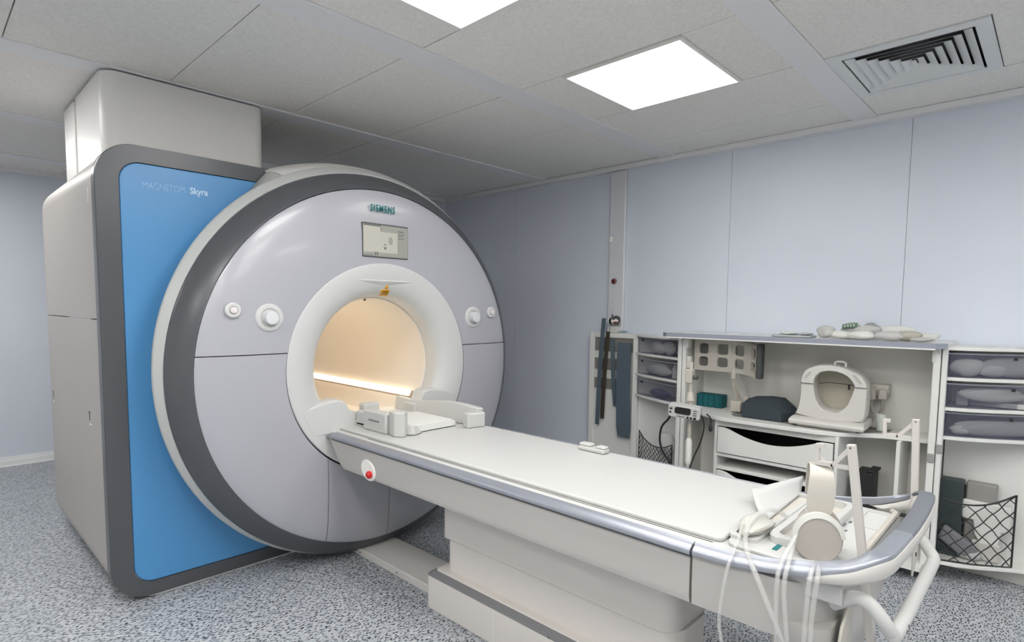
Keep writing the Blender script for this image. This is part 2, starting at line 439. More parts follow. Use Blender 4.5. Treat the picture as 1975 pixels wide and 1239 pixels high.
bm=B(); lathe(bm,[(.53,2.56),(.90,2.58),(.90,2.60),(.53,2.60)],DC,n=64,closed_prof=True); obj('face_backing',bm,GAP,mri)
# funnel and bore
bm=B(); prof=[(.531,2.60),(.531,2.5175),(.527,2.514),(.51,2.5125),(.48,2.514),(.45,2.519),(.42,2.528),(.395,2.543),(.376,2.563),(.366,2.588),(.362,2.62),(.362,2.66),(.375,2.66),(.45,2.60)]
lathe(bm,prof,(XC,1.003),n=128,closed_prof=True); fn=obj('bore_funnel',bm,FUNNEL,mri)
bm=B(); lathe(bm,[(.356,2.655),(.35,2.665),(.35,4.34),(.37,4.34),(.37,2.655)],(XC,1.003),n=96,closed_prof=True); obj('bore_tube',bm,BOREW,mri,label='warm lit bore lining')
# lip in the funnel crown
# shoulders on both sides of the table slot
for s in (-1,1):
    poly=[(.41,.70),(.178,.70),(.172,.785),(.180,.792),(.212,.803),(.222,.815),(.234,.842),(.245,.852),(.286,.862),(.36,.852),(.46,.825)]
    bm=B(); loft(bm,[[(XC+s*x,y,.70+(z-.70)*k) for x,z in poly] for y,k in ((2.512,.93),(2.519,.975),(2.54,1.0),(2.60,1.0))])
    obj('funnel_shoulder',bm,FUNNEL,mri,ang=50)
bm=B(); prism(bm,[(XC-.27,.70),(XC+.27,.70),(XC+.22,.665),(XC-.22,.665)],'y',2.52,4.33); obj('bore_bed',bm,BOREW,mri)
for s in (-1,1):
    bm=B(); bx(bm,XC+s*.262-.012,XC+s*.262+.012,2.70,4.33,.70,.745); obj('bed_guide',bm,BOREW,mri,bevel=.004)
    for y in (2.95,3.45,3.95):
        obj('guide_clip',bx(B(),XC+s*.245-.008,XC+s*.245+.008,y,y+.035,.70,.75),BOREW,mri,bevel=.003)
    bm=B(); xx=XC+s*.302
    prism(bm,[(xx-s*.022,.775),(xx-s*.028,.80),(xx-s*.012,.83),(xx+s*.012,.83),(xx+s*.012,.775)],'y',2.68,4.30)
    lr=obj('strip_lamp',bm,mat('strip_body',(.42,.35,.28),.4),mri)
    bm=B(); prism(bm,[(xx-s*.0292,.802),(xx-s*.0128,.8335),(xx-s*.010,.8325),(xx-s*.026,.801)],'y',2.70,4.28)
    obj('lit_strip',bm,BOREM,lr,smooth=False)
obj('bore_sensor',cyl(B(),(1.655,2.66,1.343),(1.655,2.66,1.352),.006,10),DKGREY,mri)
# laser label
lb=obj('warning_label',bx(B(),1.733,1.793,2.5395,2.541,1.352,1.402),YEL,mri,smooth=False,label='yellow warning label')
# tilt it on the funnel slope
def funnel_y(z):
    r=z-1.003
    pr=[(.51,2.5125),(.48,2.514),(.45,2.519),(.42,2.528),(.395,2.543),(.376,2.563),(.366,2.588),(.362,2.62)]
    for (r1,y1),(r2,y2) in zip(pr[:-1],pr[1:]):
        if r2<=r<=r1: return y1+(y2-y1)*(r1-r)/(r1-r2)
    return 2.59
def on_funnel(x,z,lift=.0015):
    r=math.hypot(x-XC,z-1.003); return Vector((x,funnel_y(1.003+r)-lift,z))
bpy.data.objects.remove(lb)
def funnel_patch(name,quad,m,lift,parent,n=4,label=None):
    bm=B(); q=[Vector((*p,0)) for p in quad]
    gr=[[None]*(n+1) for _ in range(n+1)]
    for i in range(n+1):
        for j in range(n+1):
            a=q[0].lerp(q[1],i/n); b=q[3].lerp(q[2],i/n); p=a.lerp(b,j/n)
            gr[i][j]=bm.verts.new(on_funnel(p.x,p.y,lift))
    for i in range(n):
        for j in range(n): bm.faces.new((gr[i][j],gr[i+1][j],gr[i+1][j+1],gr[i][j+1]))
    o=obj(name,bm,m,parent,label=label); md=o.modifiers.new('s','SOLIDIFY'); md.thickness=.0008; md.offset=0
    return o
bm=B(); LL=[]
for k in range(17):
    x=XC-.165+.33*k/16; q=max(0,1-abs(k-8)/8.0)
    LL.append([on_funnel(x,1.449,0),on_funnel(x,1.443,.009*q**.8),on_funnel(x,1.442-.021*q,.0005),on_funnel(x,1.436-.020*q,-.006)])
loft(bm,LL,closed=False,cap=False); obj('funnel_lip',bm,FUNNEL,mri)
lb=funnel_patch('warning_label',[(1.684,1.368),(1.734,1.368),(1.728,1.402),(1.680,1.402)],YEL,.0015,mri,label='yellow warning label')
for k in range(4): funnel_patch('print_line',[(1.689-.001*k,1.374+.0066*k),(1.726-.001*k,1.374+.0066*k),(1.726-.001*k,1.3765+.0066*k),(1.689-.001*k,1.3765+.0066*k)],mat('label_ink',(.12,.06,.005),.5),.0025,lb)
fl=funnel_patch('warning_triangle',[(1.694,1.407),(1.718,1.407),(1.7072,1.429),(1.7068,1.429)],YEL,.0015,mri,label='yellow warning triangle')
# display and lettering on the face
FY=2.5135
ds=obj('display',bx(B(),1.552,1.823,FY-.004,FY+.01,1.561,1.730),DKGREY,mri,bevel=.002,label='small display above the bore')
obj('screen',bx(B(),1.556,1.819,FY-.0055,FY-.003,1.566,1.722),SCREEN,ds,smooth=False)
obj('screen_area',bx(B(),1.757,1.819,FY-.0065,FY-.005,1.566,1.722),SCRG,ds,smooth=False)
obj('screen_area',bx(B(),1.655,1.757,FY-.0065,FY-.005,1.690,1.722),SCRG,ds,smooth=False)
obj('screen_bar',bx(B(),1.558,1.655,FY-.0065,FY-.005,1.714,1.722),SCRD,ds,smooth=False)
obj('screen_bar',bx(B(),1.557,1.818,FY-.0068,FY-.005,1.566,1.586),SCRG,ds,smooth=False)
for (x,z,ww,hh) in ((1.762,1.697,.034,.006),(1.762,1.684,.038,.004),(1.762,1.675,.026,.004),(1.762,1.662,.036,.004),(1.620,1.570,.007,.018),(1.632,1.570,.007,.018),(1.677,1.603,.009,.008),(1.677,1.624,.009,.006),(1.672,1.612,.018,.003),(1.560,1.569,.05,.003),(1.655,1.694,.002,.022)):
    obj('screen_mark',bx(B(),x,x+ww,FY-.0075,FY-.006,z,z+hh),SCRD,ds,smooth=False)
obj('screen_mark',prism(B(),[(1.715+.012*cos(a*pi/6),1.648+.02*sin(a*pi/6)) for a in range(12)],'y',FY-.0075,FY-.006),SCRG,ds)
text('lettering','SIEMENS',.0485,TEAL,mri,(1.601,2.5145,1.789),((1,0,.003),(0,0,1)),.0012,offset=.0011,sx=.665,space=1.26,label='teal lettering')
# turn knobs and small buttons
def knob(x,z,big):
    y=2.517
    if big:
        k=obj('control_knob',lathe(B(),[(0,y+.01),(.062,y+.01),(.062,y-.004),(.056,y-.009),(.043,y-.010),(.036,y-.004),(0,y-.004)],(x,z),n=40),FUNNEL,mri)
        obj('knob_cap',lathe(B(),[(.031,y),(.031,y-.028),(.028,y-.034),(0,y-.036)],(x,z),n=32),mat('knob_silver',(.60,.62,.63),.35),k)
        obj('knob_mark',lathe(B(),[(.0325,y-.002),(.0405,y-.004),(.0405,y-.0105),(.0325,y-.008)],(x,z),n=24,a0=-60,a1=70,closed_prof=True),RING,k)
    else:
        k=obj('push_button',lathe(B(),[(0,y+.01),(.033,y+.01),(.033,y-.002),(.028,y-.006),(.017,y-.006),(.015,y-.001),(0,y-.001)],(x,z),n=32),FUNNEL,mri)
        obj('button_cap',lathe(B(),[(.0145,y),(.0145,y-.010),(.011,y-.013),(0,y-.014)],(x,z),n=24),mat('button_pink',(.70,.64,.65),.4),k)
knob(1.087,1.259,True); knob(.935,1.291,False); knob(2*XC-1.087,1.257,True); knob(2*XC-.935,1.287,False)
# small marks on the side cover
for y,z in ((4.16,.80),(3.19,.81)):
    obj('side_mark',bx(B(),X0+.004,X0+.0065,y-.008,y+.008,z-.004,z+.012),DKGREY,mri,smooth=False)
    obj('side_mark',bx(B(),X0+.004,X0+.0065,y-.002,y+.002,z-.03,z-.004),DKGREY,mri,smooth=False)
    obj('side_mark',bx(B(),X0+.004,X0+.0065,y-.03,y,z-.05,z-.046),WHT,mri,smooth=False)
for k in range(6):
    obj('side_mark',bx(B(),X0+.004,X0+.0065,3.018,3.026+.006*(k%2),1.80-.011*k,1.806-.011*k),SKIRT,mri,smooth=False)
obj('front_corner_fitting',cyl(B(),(X0+.10,PY+.10,.03),(X0+.085,PY+.10,.06),.006,8),DKGREY,mri)

# the shroud between scanner and ceiling
sh=thing('ceiling_shroud','tall white boxed shroud rising from the scanner to the ceiling','shroud',(1.0,3.5,ZT))
bm=B(); prism(bm,rrect(.628,1.346,3.13,3.745,[.05,.05,.075,.05],8),'z',ZT-.02,ZC-.012); obj('front_cover',bm,COVER,sh)
bm=B(); prism(bm,rrect(.628,1.346,3.757,4.04,[.03,.03,.008,.008],6),'z',ZT-.02,ZC-.012); obj('rear_cover',bm,COVER,sh)
obj('collar',bx(B(),.66,1.31,3.17,4.0,ZC-.013,ZC-.0025),GAP,sh,smooth=False)  # dark filler painting in the shaded gap between shroud and ceiling

# ================================================================== PATIENT TABLE
tb=thing('patient_table','long white patient table with silver edge rails sliding into the scanner','patient table',(XC,1.3,0))
HW=.345
def zrail(y):
    ks=[(.66,.697),(.56,.700),(.46,.713),(.37,.734),(.29,.769),(.25,.792),(.22,.80)]
    if y>=.66: return .697
    for (y1,z1),(y2,z2) in zip(ks[:-1],ks[1:]):
        if y2<=y<=y1: return z1+(z2-z1)*(y1-y)/(y1-y2)
    return .80
# outer rail path: near side -> foot end bow -> far side (x offset from centre, y)
half=[(-HW,y) for y in (.645,.60,.55,.50,.45,.41,.37,.335,.31)]+[(-HW+.004,.285),(-HW+.014,.262),(-HW+.03,.244),(-HW+.055,.231),(-HW+.09,.225),(-HW+.16,.220),(-.09,.2165),(0,.2155)]
path=[(x,y) for x,y in half]+[(-x,y) for x,y in reversed(half[:-1])]
path=[Vector((XC+x,y,0)) for x,y in path]
for i,p in enumerate(path): p.z=zrail(p.y) if p.y>.235 else .797+ (.003 if p.y<.22 else 0)
def sweep(bm,pts,prof,cap=True):
    loops=[]
    for i,p in enumerate(pts):
        t=pts[min(i+1,len(pts)-1)]-pts[max(i-1,0)]; t.z=0; t.normalize()
        out=Vector((t.y,-t.x,0))           # outward when going near side -> end -> far side is  (-X at near side)
        pr = prof(i,p) if callable(prof) else prof
        loops.append([p-out*(-a)*(1) + Vector((0,0,b)) if False else p+out*a+Vector((0,0,b)) for a,b in pr])
    return loft(bm,loops,cap=cap)
# at near side travelling -Y: t=(0,-1) -> out=(-1,0): outward. good
STRIP=[(0,0),(-.004,.007),(-.016,.015),(-.030,.019),(-.034,.012),(-.030,-.004),(0,-.008)]
FLAT=[(0,0),(-.004,.004),(-.020,.006),(-.036,.005),(-.040,.0),(-.036,-.006),(0,-.006)]
def strip_prof(i,p):
    k=min(1,max(0,(.36-p.y)/.12)); 
    return [(a[0]*(1-k)+b[0]*k,a[1]*(1-k)+b[1]*k) for a,b in zip(STRIP,FLAT)]
ns=next(i for i,p in enumerate(path) if p.x>XC-HW+.05)
sp=[p.copy() for p in smooth_path(path,3)]
cut1=next(i for i,p in enumerate(sp) if p.x>XC-.14); cut2=next(i for i,p in enumerate(sp) if p.x>XC+HW-.05)
def seg(a,b,prof,name,m,label=None,**k):
    bm=B(); sweep(bm,[p.copy() for p in sp[a:b+1]],prof); return obj(name,bm,m,tb,label=label,ang=50,**k)
seg(0,cut1,strip_prof,'end_rail',SILVER,'silver curved end rail')
seg(cut1,cut2+6,strip_prof,'end_grip',GREYR,'grey rubber grip on the end bow')
seg(cut2+6,len(sp)-1,strip_prof,'end_rail',SILVER)
def bump_prof(i,p):
    k=min(1,max(0,(.40-p.y)/.16)); h=.010+.034*k
    q=min(1,max(0,(.41-p.y)/.05)); return [(-.012+(a+.012)*q,-.006+(b+.006)*q) for a,b in [(.002,-.007),(.004,-.007-h*.3),(.0,-.007-h*.75),(-.010,-.007-h),(-.030,-.007-h*.95),(-.038,-.007-h*.5),(-.036,-.007)]]
bs=next(i for i,p in enumerate(sp) if p.y<.409)
seg(bs,len(sp)-1-bs,bump_prof,'end_bumper',TBODY,'white bumper below the end grip')
for s in (-1,1):
    bm=B(); pts=[Vector((XC-HW,y,.697)) for y in (2.50,2.0,1.5,1.0,.652)]
    sweep(bm,pts,STRIP)
    if s>0:
        for v in bm.verts: v.co.x=2*XC-v.co.x
    for v in bm.verts:
        if v.co.y>2.4: v.co.y -= (v.co.z-.697)*2.2
    obj('side_rail',bm,SILVER,tb,label='silver side rail',ang=50)
    bm=B(); bx(bm,XC-HW+.006,XC-HW+.02,.652,2.47,.681,.692) if s<0 else bx(bm,XC+HW-.02,XC+HW-.006,.652,2.47,.681,.692)
    obj('rail_gap',bm,DKGREY,tb,smooth=False)
# white deck with a shallow central well line and the mattress board
bm=B(); loft(bm,[[(XC+x,y,z) for x,y in o] for o,z in ((((-.31,2.52),(.31,2.52),(.31,.31),(-.31,.31)),.665),(((-.318,2.52),(.318,2.52),(.318,.31),(-.318,.31)),.712))])
obj('deck',bm,TABLE,tb,bevel=.004)
obj('deck_groove',bx(B(),XC-.2815,XC-.2785,.62,2.25,.7115,.7128),GAP,tb,smooth=False)
obj('deck_groove',bx(B(),XC+.2785,XC+.2815,.62,2.25,.7115,.7128),GAP,tb,smooth=False)
bm=B(); prism(bm,rrect(XC-.272,XC+.272,.60,2.62,.02,4),'z',.712,.726); obj('mattress',bm,TABLE,tb,bevel=.005,seg=3)
# body: side walls with slanted head end
bm=B()
def bodyloop(z,ins,yh): 
    return [(XC-HW+ins,.655,z),(XC-HW+ins,yh,z),(XC+HW-ins,yh,z),(XC+HW-ins,.655,z)]
loft(bm,[bodyloop(.575,.06,2.30),bodyloop(.552,.028,2.36),bodyloop(.556,.016,2.378),bodyloop(.575,.011,2.40),bodyloop(.683,.011,2.50)])
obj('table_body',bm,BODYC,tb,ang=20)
# foot end cover
def endloop(z,ins,y0,r,bot=0):
    pts=[]
    x=HW-ins
    pts+= [(XC-x,.648,z)]
    for i in range(9):
        a=rad(180+90*i/8); pts.append((XC-x+r+r*cos(a), y0+r+r*sin(a), z))
    for i in range(9):
        a=rad(270+90*i/8); pts.append((XC+x-r+r*cos(a), y0+r+r*sin(a), z))
    pts.append((XC+x,.648,z)); return pts
bm=B(); loft(bm,[endloop(.575,.06,.40,.10),endloop(.550,.028,.36,.12),endloop(.556,.014,.338,.13),endloop(.60,.011,.333,.13),endloop(.694,.011,.33,.13)])
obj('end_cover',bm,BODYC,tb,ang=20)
bm=B(); loft(bm,[[(XC+x,y,z) for x,y in rrect(-a,a,y0,.47,.04,5)] for a,y0,z in ((.13,.36,.10),(.135,.348,.36),(.155,.340,.455),(.20,.336,.487),(.30,.334,.506),(.325,.333,.56),(.325,.333,.60))])
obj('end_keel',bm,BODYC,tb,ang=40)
obj('vent_slot',bx(B(),XC-HW+.0275,XC-HW+.032,.565,.595,.5475,.5535),BLACK,tb,smooth=False); obj('vent_slot',bx(B(),XC-HW+.0275,XC-HW+.032,.515,.545,.5475,.5535),BLACK,tb,smooth=False)
# emergency stop in its oval recess
es=obj('stop_recess',prism(B(),[(2.158+.052*cos(a)*.9-.028*sin(a),.596+.034*sin(a)*1.0+.030*cos(a)) for a in [2*pi*k/28 for k in range(28)]],'x',XC-HW+.005,XC-HW+.014),WHT,tb,bevel=.003)
obj('stop_button',lathe(B(),[(.0,XC-HW-.014),(.010,XC-HW-.014),(.016,XC-HW-.008),(.017,XC-HW+.001),(.012,XC-HW+.008)],(2.135,.583),axis='x',n=24),RED,es,label='red stop button')
# pedestal and base
bm=B(); prism(bm,rrect(XC-.130,XC+.130,.80,1.905,[.03,.03,.06,.06],8),'z',.312,.56); obj('pedestal_upper',bm,PED,tb,bevel=.004)
bm=B(); prism(bm,rrect(XC-.117,XC+.117,.79,1.885,[.03,.03,.07,.07],8),'z',.16,.316); obj('pedestal_lower',bm,PED,tb)
bm=B(); prism(bm,rrect(XC-.182,XC+.182,.66,1.955,.03,6),'z',.002,.145)
obj('base',bm,PED,tb)
bm=B(); loft(bm,[[(x,y,z) for x,y in rrect(XC-.182+i,XC+.182-i,.66+i,1.955-i,.03-i*.4,6)] for i,z in ((0,.145),(.004,.150),(.032,.163),(.036,.160))])
obj('base_trim',bm,mat('trim_grey',(.20,.20,.21),.4),tb,label='grey trim strip round the base')
obj('base_joint',bx(B(),XC-.1828,XC-.1818,1.246,1.249,.145,.152),BLACK,tb,smooth=False)
bm=B(); prism(bm,rrect(XC-.150,XC+.150,.70,1.925,.02,6),'z',.150,.167); obj('base_top',bm,PED,tb,bevel=.003)
obj('base_seam',bx(B(),XC-.1832,XC-.1818,1.522,1.525,.004,.142),WHT,tb,smooth=False)
bm=B(); prism(bm,[(1.99,.0),(1.99,.042),(2.66,.038),(2.70,.02),(2.70,0)],'x',1.578,1.80)
fp=obj('floor_duct',bm,TBODY,tb,bevel=.004)
obj('screw',cyl(B(),(1.576,2.27,.02),(1.5785,2.27,.02),.004,8),DKGREY,fp); obj('screw',cyl(B(),(1.576,2.60,.02),(1.5785,2.60,.02),.004,8),DKGREY,fp)
# foot tray: moulded frames and plug sockets
ft=obj('foot_tray',prism(B(),rrect(XC-.275,XC+.275,.315,.592,.03,5),'z',.712,.722),TABLE,tb,bevel=.003)
def recess(x0,x1,y0,y1,r,z0=.722,h=.014,wd=.016,m=TABLE):
    bm=B(); o=rrect(x0,x1,y0,y1,r,5); i=rrect(x0+wd,x1-wd,y0+wd,y1-wd,max(r-wd*.5,.004),5)
    loft(bm,[[(x,y,z) for x,y in l] for l,z in ((o,z0),(o,z0+h*.8),([(a[0]*.85+b[0]*.15,a[1]*.85+b[1]*.15) for a,b in zip(o,i)],z0+h),(i,z0+h),(i,z0))],cap=False,ring=True)
    return obj('tray_frame',bm,m,ft)
recess(XC-.20,XC+.23,.405,.515,.03,h=.022,wd=.020)
recess(XC-.24,XC+.25,.525,.60,.02,h=.012,wd=.014)
obj('tray_well',bx(B(),XC-.215,XC+.235,.54,.586,.7225,.7235),CREAM,ft,smooth=False)
obj('tray_well',bx(B(),XC-.178,XC+.21,.425,.497,.7225,.7235),CREAM,ft,smooth=False)
recess(XC+.09,XC+.25,.325,.385,.004,h=.003,wd=.004)
for x,y,ww,hh in ((XC+.10,.392,.018,.008),(XC+.06,.40,.03,.01),(XC+.02,.385,.016,.006),(XC-.24,.475,.05,.012)):
    obj('tray_mark',bx(B(),x,x+ww,y,y+hh,.7222,.7232),GREYR if x>XC else TEAL,ft,smooth=False)
bm=B(); tube(bm,[(XC-.10,.318,.724),(XC+.28,.318,.724),(XC+.30,.33,.722)],.008,8); obj('tray_bar',bm,CREAM,tb)
obj('hand_opening_shade',bx(B(),XC+.295,XC+.325,.262,.312,.713,.716),BLACK,tb,smooth=False)  # black patch painting in the shade of the hand opening

# folding tube handle under the bow, with side posts
hd=obj('tube_handle',tube(B(),[(1.41,.335,.655),(1.395,.290,.690),(1.392,.262,.688),(1.396,.238,.660),(1.412,.224,.632),(1.445,.219,.620),(1.69,.2185,.620),(1.90,.2185,.620),(1.945,.220,.628),(1.968,.238,.645),(1.982,.258,.665),(1.988,.30,.672),(1.985,.335,.66)],.0155,14,sub=4),TABLE,tb,label='white tube handle below the bow')
for x in (1.47,1.93):
    obj('tube_screw',cyl(B(),(x,.2025,.617),(x,.205,.617),.0045,8),DKGREY,hd)
obj('tube_screw',cyl(B(),(1.488,.2025,.622),(1.488,.205,.622),.004,8),DKGREY,hd)
bm=B(); prism(bm,[(1.90,.655),(1.90,.575),(1.965,.628),(1.96,.648)],'y',.258,.263); br=obj('handle_bracket',bm,TBODY,hd,bevel=.002)
obj('bracket_screw',cyl(B(),(1.917,.2555,.636),(1.917,.2585,.636),.006,8),DKGREY,br)
bm=B(); prism(bm,[(1.40,.56),(1.42,.60),(1.50,.66),(1.50,.48),(1.46,.46)],'y',.315,.322); obj('handle_bracket',bm,CREAM,hd,bevel=.002)
bm=B(); prism(bm,[(1.88,.56),(1.88,.66),(1.96,.66),(1.93,.60)],'y',.315,.322); obj('handle_bracket',bm,CREAM,hd,bevel=.002)

# ---- two holder posts standing at the foot end
POSTM=mat('post_white',(.50,.475,.445),.4)
def post(xb,yb,yt,zt,zb,sgn,label,cross=True):
    t=thing('holder_post',label,'holder post',(xb,yb,zb),'holder posts at the foot of the table')
    def bar(p0,p1,r):
        p0,p1=Vector(p0),Vector(p1); d=(p1-p0).normalized(); a=Vector((1,0,0)); a=(a-d*a.dot(d)).normalized(); c=d.cross(a)
        return loft(B(),[[p+a*(u*r)+c*(v*r) for u,v in ((1,1),(-1,1),(-1,-1),(1,-1))] for p in (p0,p1)])
    top=Vector((xb,yt,zt)); bot=Vector((xb,yb,zb)); d=(top-bot)
    mid=bot+d*((zt-.052-zb)/(zt-zb))
    obj('post',bar(bot,top+Vector((0,0,.004)),.0088),POSTM,t,bevel=.0015)
    corner=Vector((xb,mid.y+.043,mid.z+.001))
    obj('brace',bar(top-Vector((0,0,.003)),corner,.0050),POSTM,t)
    obj('cross_bar',bar(mid,corner+Vector((0,.004,0)),.0048),POSTM,t)
    far=corner+Vector((0,.034,-.001))
    obj('cradle_bar',bar(corner,far,.0048),POSTM,t)
    obj('hook',bar(far-Vector((0,0,.005)),far+Vector((0,.001,.042)),.0045),POSTM,t)
    obj('hook_tip',bar(far+Vector((0,.005,.042)),far+Vector((0,-.013,.043)),.0048),POSTM,t)
    obj('post_screw',cyl(B(),top+Vector((-.0095,0,-.003)),top+Vector((-.0085,0,-.003)),.0025,8),DKGREY,t)
    return t
post(1.50,.268,.337,1.000,.50,1,'nearer white holder post with a triangular arm carrying headphones')
post(2.00,.276,.288,1.000,.645,1,'farther white holder post standing bare beside the end grip')

# ---- headphones hung on the near post
hp=thing('headphones','beige round headphones hanging from the nearer holder post','headphones',(1.50,.395,.70))
ax=Vector((-.90,-.42,.05)).normalized(); 
def earcup(c,ax,r,th,name,parent,ring=True):
    side=ax.cross(Vector((0,0,1))).normalized(); up=Vector((0,0,1))
    def L(rad_,t,ry=1.12): return [c+ax*t+side*(cos(2*pi*k/40)*rad_)+up*(sin(2*pi*k/40)*rad_*ry) for k in range(40)]
    return loft(B(),[L(r*.80,-th),L(r*.98,-th*.8),L(r,-.2*th),L(r*.985,.25*th),L(r*.94,.42*th),L(r*.90,.5*th)])
c1=Vector((1.475,.392,.772))
obj('earcup',earcup(c1,ax,.054,.034,'earcup',hp),EARC,hp,ang=50)
# yoke: arc strip over upper half of the cup
side=ax.cross(Vector((0,0,1))).normalized()
def yoke():
    bm=B(); loops=[]
    for k in range(25):
        a=rad(-12+185*k/24); r0,r1=.047,.0575
        d=side*cos(a)+Vector((0,0,1.12))*sin(a)
        loops.append([c1+d*r0+ax*.019,c1+d*r1+ax*.015,c1+d*r1+ax*.002,c1+d*r0-ax*.0])
    return loft(bm,loops)
obj('yoke',yoke(),mat('yoke_white',(.56,.56,.52),.4),hp)
bm=B(); loops=[]
for z,wd,off in ((.828,.024,.004),(.85,.030,.006),(.88,.029,.008),(.91,.027,.008),(.93,.025,.002),(.942,.024,-.012),(.944,.024,-.03),(.936,.024,-.046),(.90,.024,-.056),(.86,.024,-.060)):
    c=Vector((1.488,.388,z))+ax*off+Vector((.002,.006,0))
    loops.append([c+side*wd,c-side*wd,c-side*wd-ax*.006,c+side*wd-ax*.006])
obj('headband',loft(bm,loops),CREAM,hp,bevel=.002)
c2=c1+Vector((.075,.020,.0))
obj('earcup',earcup(c2,-ax,.050,.03,'earcup',hp),EARC,hp,ang=50)

# ---- clear air tubes of the headphones
def hose(pts,r,label,m=TUBE):
    o=obj('air_tube',tube(B(),pts,r,10,sub=8),m); tag(o,label,'tube','clear air tubes of the headphones'); return o
hose([ (1.53, 0.4037, 0.9538),(1.52, 0.4153, 0.8871),(1.5, 0.4243, 0.8245),(1.47, 0.427, 0.7991),(1.42, 0.4288, 0.7718),(1.36, 0.4299, 0.746),(1.333, 0.4301, 0.7266),(1.322, 0.4288, 0.7066),(1.32, 0.4288, 0.671),(1.32, 0.4262, 0.6112),(1.32, 0.4231, 0.5391) ],.0052,'clear air tube running from the post hook past the left of the earcup')
hose([ (1.46, 0.4305, 0.788),(1.42, 0.4274, 0.7646),(1.36, 0.4165, 0.7491),(1.335, 0.4142, 0.7313),(1.322, 0.4134, 0.7095),(1.32, 0.4124, 0.677),(1.32, 0.4065, 0.6191),(1.32, 0.399, 0.5497) ],.0050,'clear air tube just left of the earcup, right of the long one from the hook')
hose([ (1.475, 0.3879, 0.7218),(1.42, 0.3774, 0.7339),(1.36, 0.3663, 0.7484),(1.333, 0.3633, 0.7395),(1.322, 0.3635, 0.7234),(1.32, 0.3642, 0.6829),(1.32, 0.3662, 0.6352),(1.32, 0.3682, 0.5633) ],.0052,'clear air tube on the left of the pair leaving the bottom of the earcup')
hose([ (1.475, 0.3811, 0.7227),(1.42, 0.3676, 0.7358),(1.365, 0.3561, 0.7501),(1.335, 0.3496, 0.7458),(1.322, 0.3474, 0.7325),(1.32, 0.3509, 0.6879),(1.32, 0.3539, 0.6401),(1.32, 0.3537, 0.5697) ],.0052,'clear air tube on the right of the pair leaving the bottom of the earcup')
hose([ (1.66, 0.5175, 0.738),(1.62, 0.5257, 0.7609),(1.57, 0.5362, 0.7795),(1.52, 0.5488, 0.7776),(1.47, 0.5504, 0.7627),(1.42, 0.5406, 0.7482),(1.37, 0.5177, 0.7344),(1.335, 0.491, 0.7182),(1.322, 0.4746, 0.7006),(1.318, 0.454, 0.6625),(1.318, 0.4314, 0.616),(1.318, 0.403, 0.5549) ],.0062,'thick clear tube arching over the foot tray and down over the silver rail')
hose([ (1.52, 0.578, 0.7586),(1.46, 0.5662, 0.7569),(1.4, 0.5505, 0.7444),(1.36, 0.546, 0.7235),(1.335, 0.5439, 0.71),(1.325, 0.5462, 0.6842),(1.32, 0.5522, 0.6323),(1.32, 0.5568, 0.5851),(1.32, 0.5565, 0.546),(1.32, 0.5441, 0.4923) ],.0042,'thin clear tube leftmost over the silver rail')

# ---- things lying on the table
# paper sheet curling up at the foot
bm=B(); loops=[]
for k in range(11):
    t=k/10
    lo=Vector((1.60+.34*t,.560+.012*t,.7285)); hi=Vector((1.735+.27*t,.650-.065*t,.773+.0*sin(pi*t)))
    loops.append([lo.lerp(hi,u)+Vector((0,.0,-.010*sin(pi*u))) for u in (0,.2,.4,.6,.8,1)])
loft(bm,loops,closed=False,cap=False)
o=obj('paper_sheet',bm,PAPER); md=o.modifiers.new('s','SOLIDIFY'); md.thickness=.0012
tag(o,'white paper sheet curling up at the foot of the mattress','paper')
o=obj('plastic_bag',lump((1.525,.555,.745),(.075,.038,.021),3,.35),mat('bag_white',(.50,.49,.45),.4)); tag(o,'crumpled white plastic pouch under the arching clear tube','pouch')
# cushions / coil base at the head end
hb=thing('coil_cradle','white open coil cradle with square side blocks at the head of the table','cradle',(1.72,2.45,.726))
bm=B(); prism(bm,rrect(1.50,1.93,2.22,2.75,.05,6),'z',.7255,.745); obj('base_plate',bm,TABLE,hb,bevel=.004)
def block(poly,z0,z1,name='side_block'):
    bm=B(); prism(bm,poly,'z',z0,z1); return obj(name,bm,TABLE,hb,bevel=.008,seg=3)
block([(1.475,2.14),(1.505,2.10),(1.545,2.13),(1.535,2.20),(1.49,2.20)],.726,.84)
b2=block([(1.478,2.21),(1.53,2.21),(1.53,2.40),(1.478,2.40)],.726,.822)
obj('grip_slot',bx(B(),1.4755,1.479,2.26,2.35,.775,.782),GREYR,b2,bevel=.002)
block([(1.50,2.41),(1.55,2.41),(1.55,2.50),(1.50,2.50)],.726,.80)
block(rrect(1.55,1.64,2.50,2.56,.012,4),.726,.825)
# far curved wall
bm=B(); loops=[]
for k in range(13):
    a=k/12; y=2.06+.62*a; x=1.925-.02*sin(pi*a)-.13*max(0,a-.6); z=.815+.0*a+.012*sin(6*a)
    loops.append([(x-.02,y,.726),(x+.025,y,.726),(x+.03,y,z),(x-.012,y,z+.004)])
obj('side_wall',loft(bm,loops),TABLE,hb,bevel=.006)
block([(1.84,2.05),(1.94,2.03),(1.945,2.09),(1.85,2.10)],.726,.80)
bm=B(); loft(bm,[[(XC+x,2.14+y,z) for x,y in rrect(-a,a,0,b,.03,5)] for a,b,z in ((.17,.36,.73),(.165,.35,.75),(.13,.30,.765))]); obj('cushion',bm,mat('cushion_white',(.66,.66,.64),.8),hb,bevel=.006,seg=3)
bm=B(); loft(bm,[[(1.53,2.14,.728),(1.56,2.10,.728),(1.62,2.12,.728),(1.62,2.2,.728)],[(1.535,2.14,.775),(1.56,2.11,.775),(1.60,2.13,.76),(1.60,2.18,.76)]]); obj('strap_end',bm,TABLE,hb,bevel=.006)
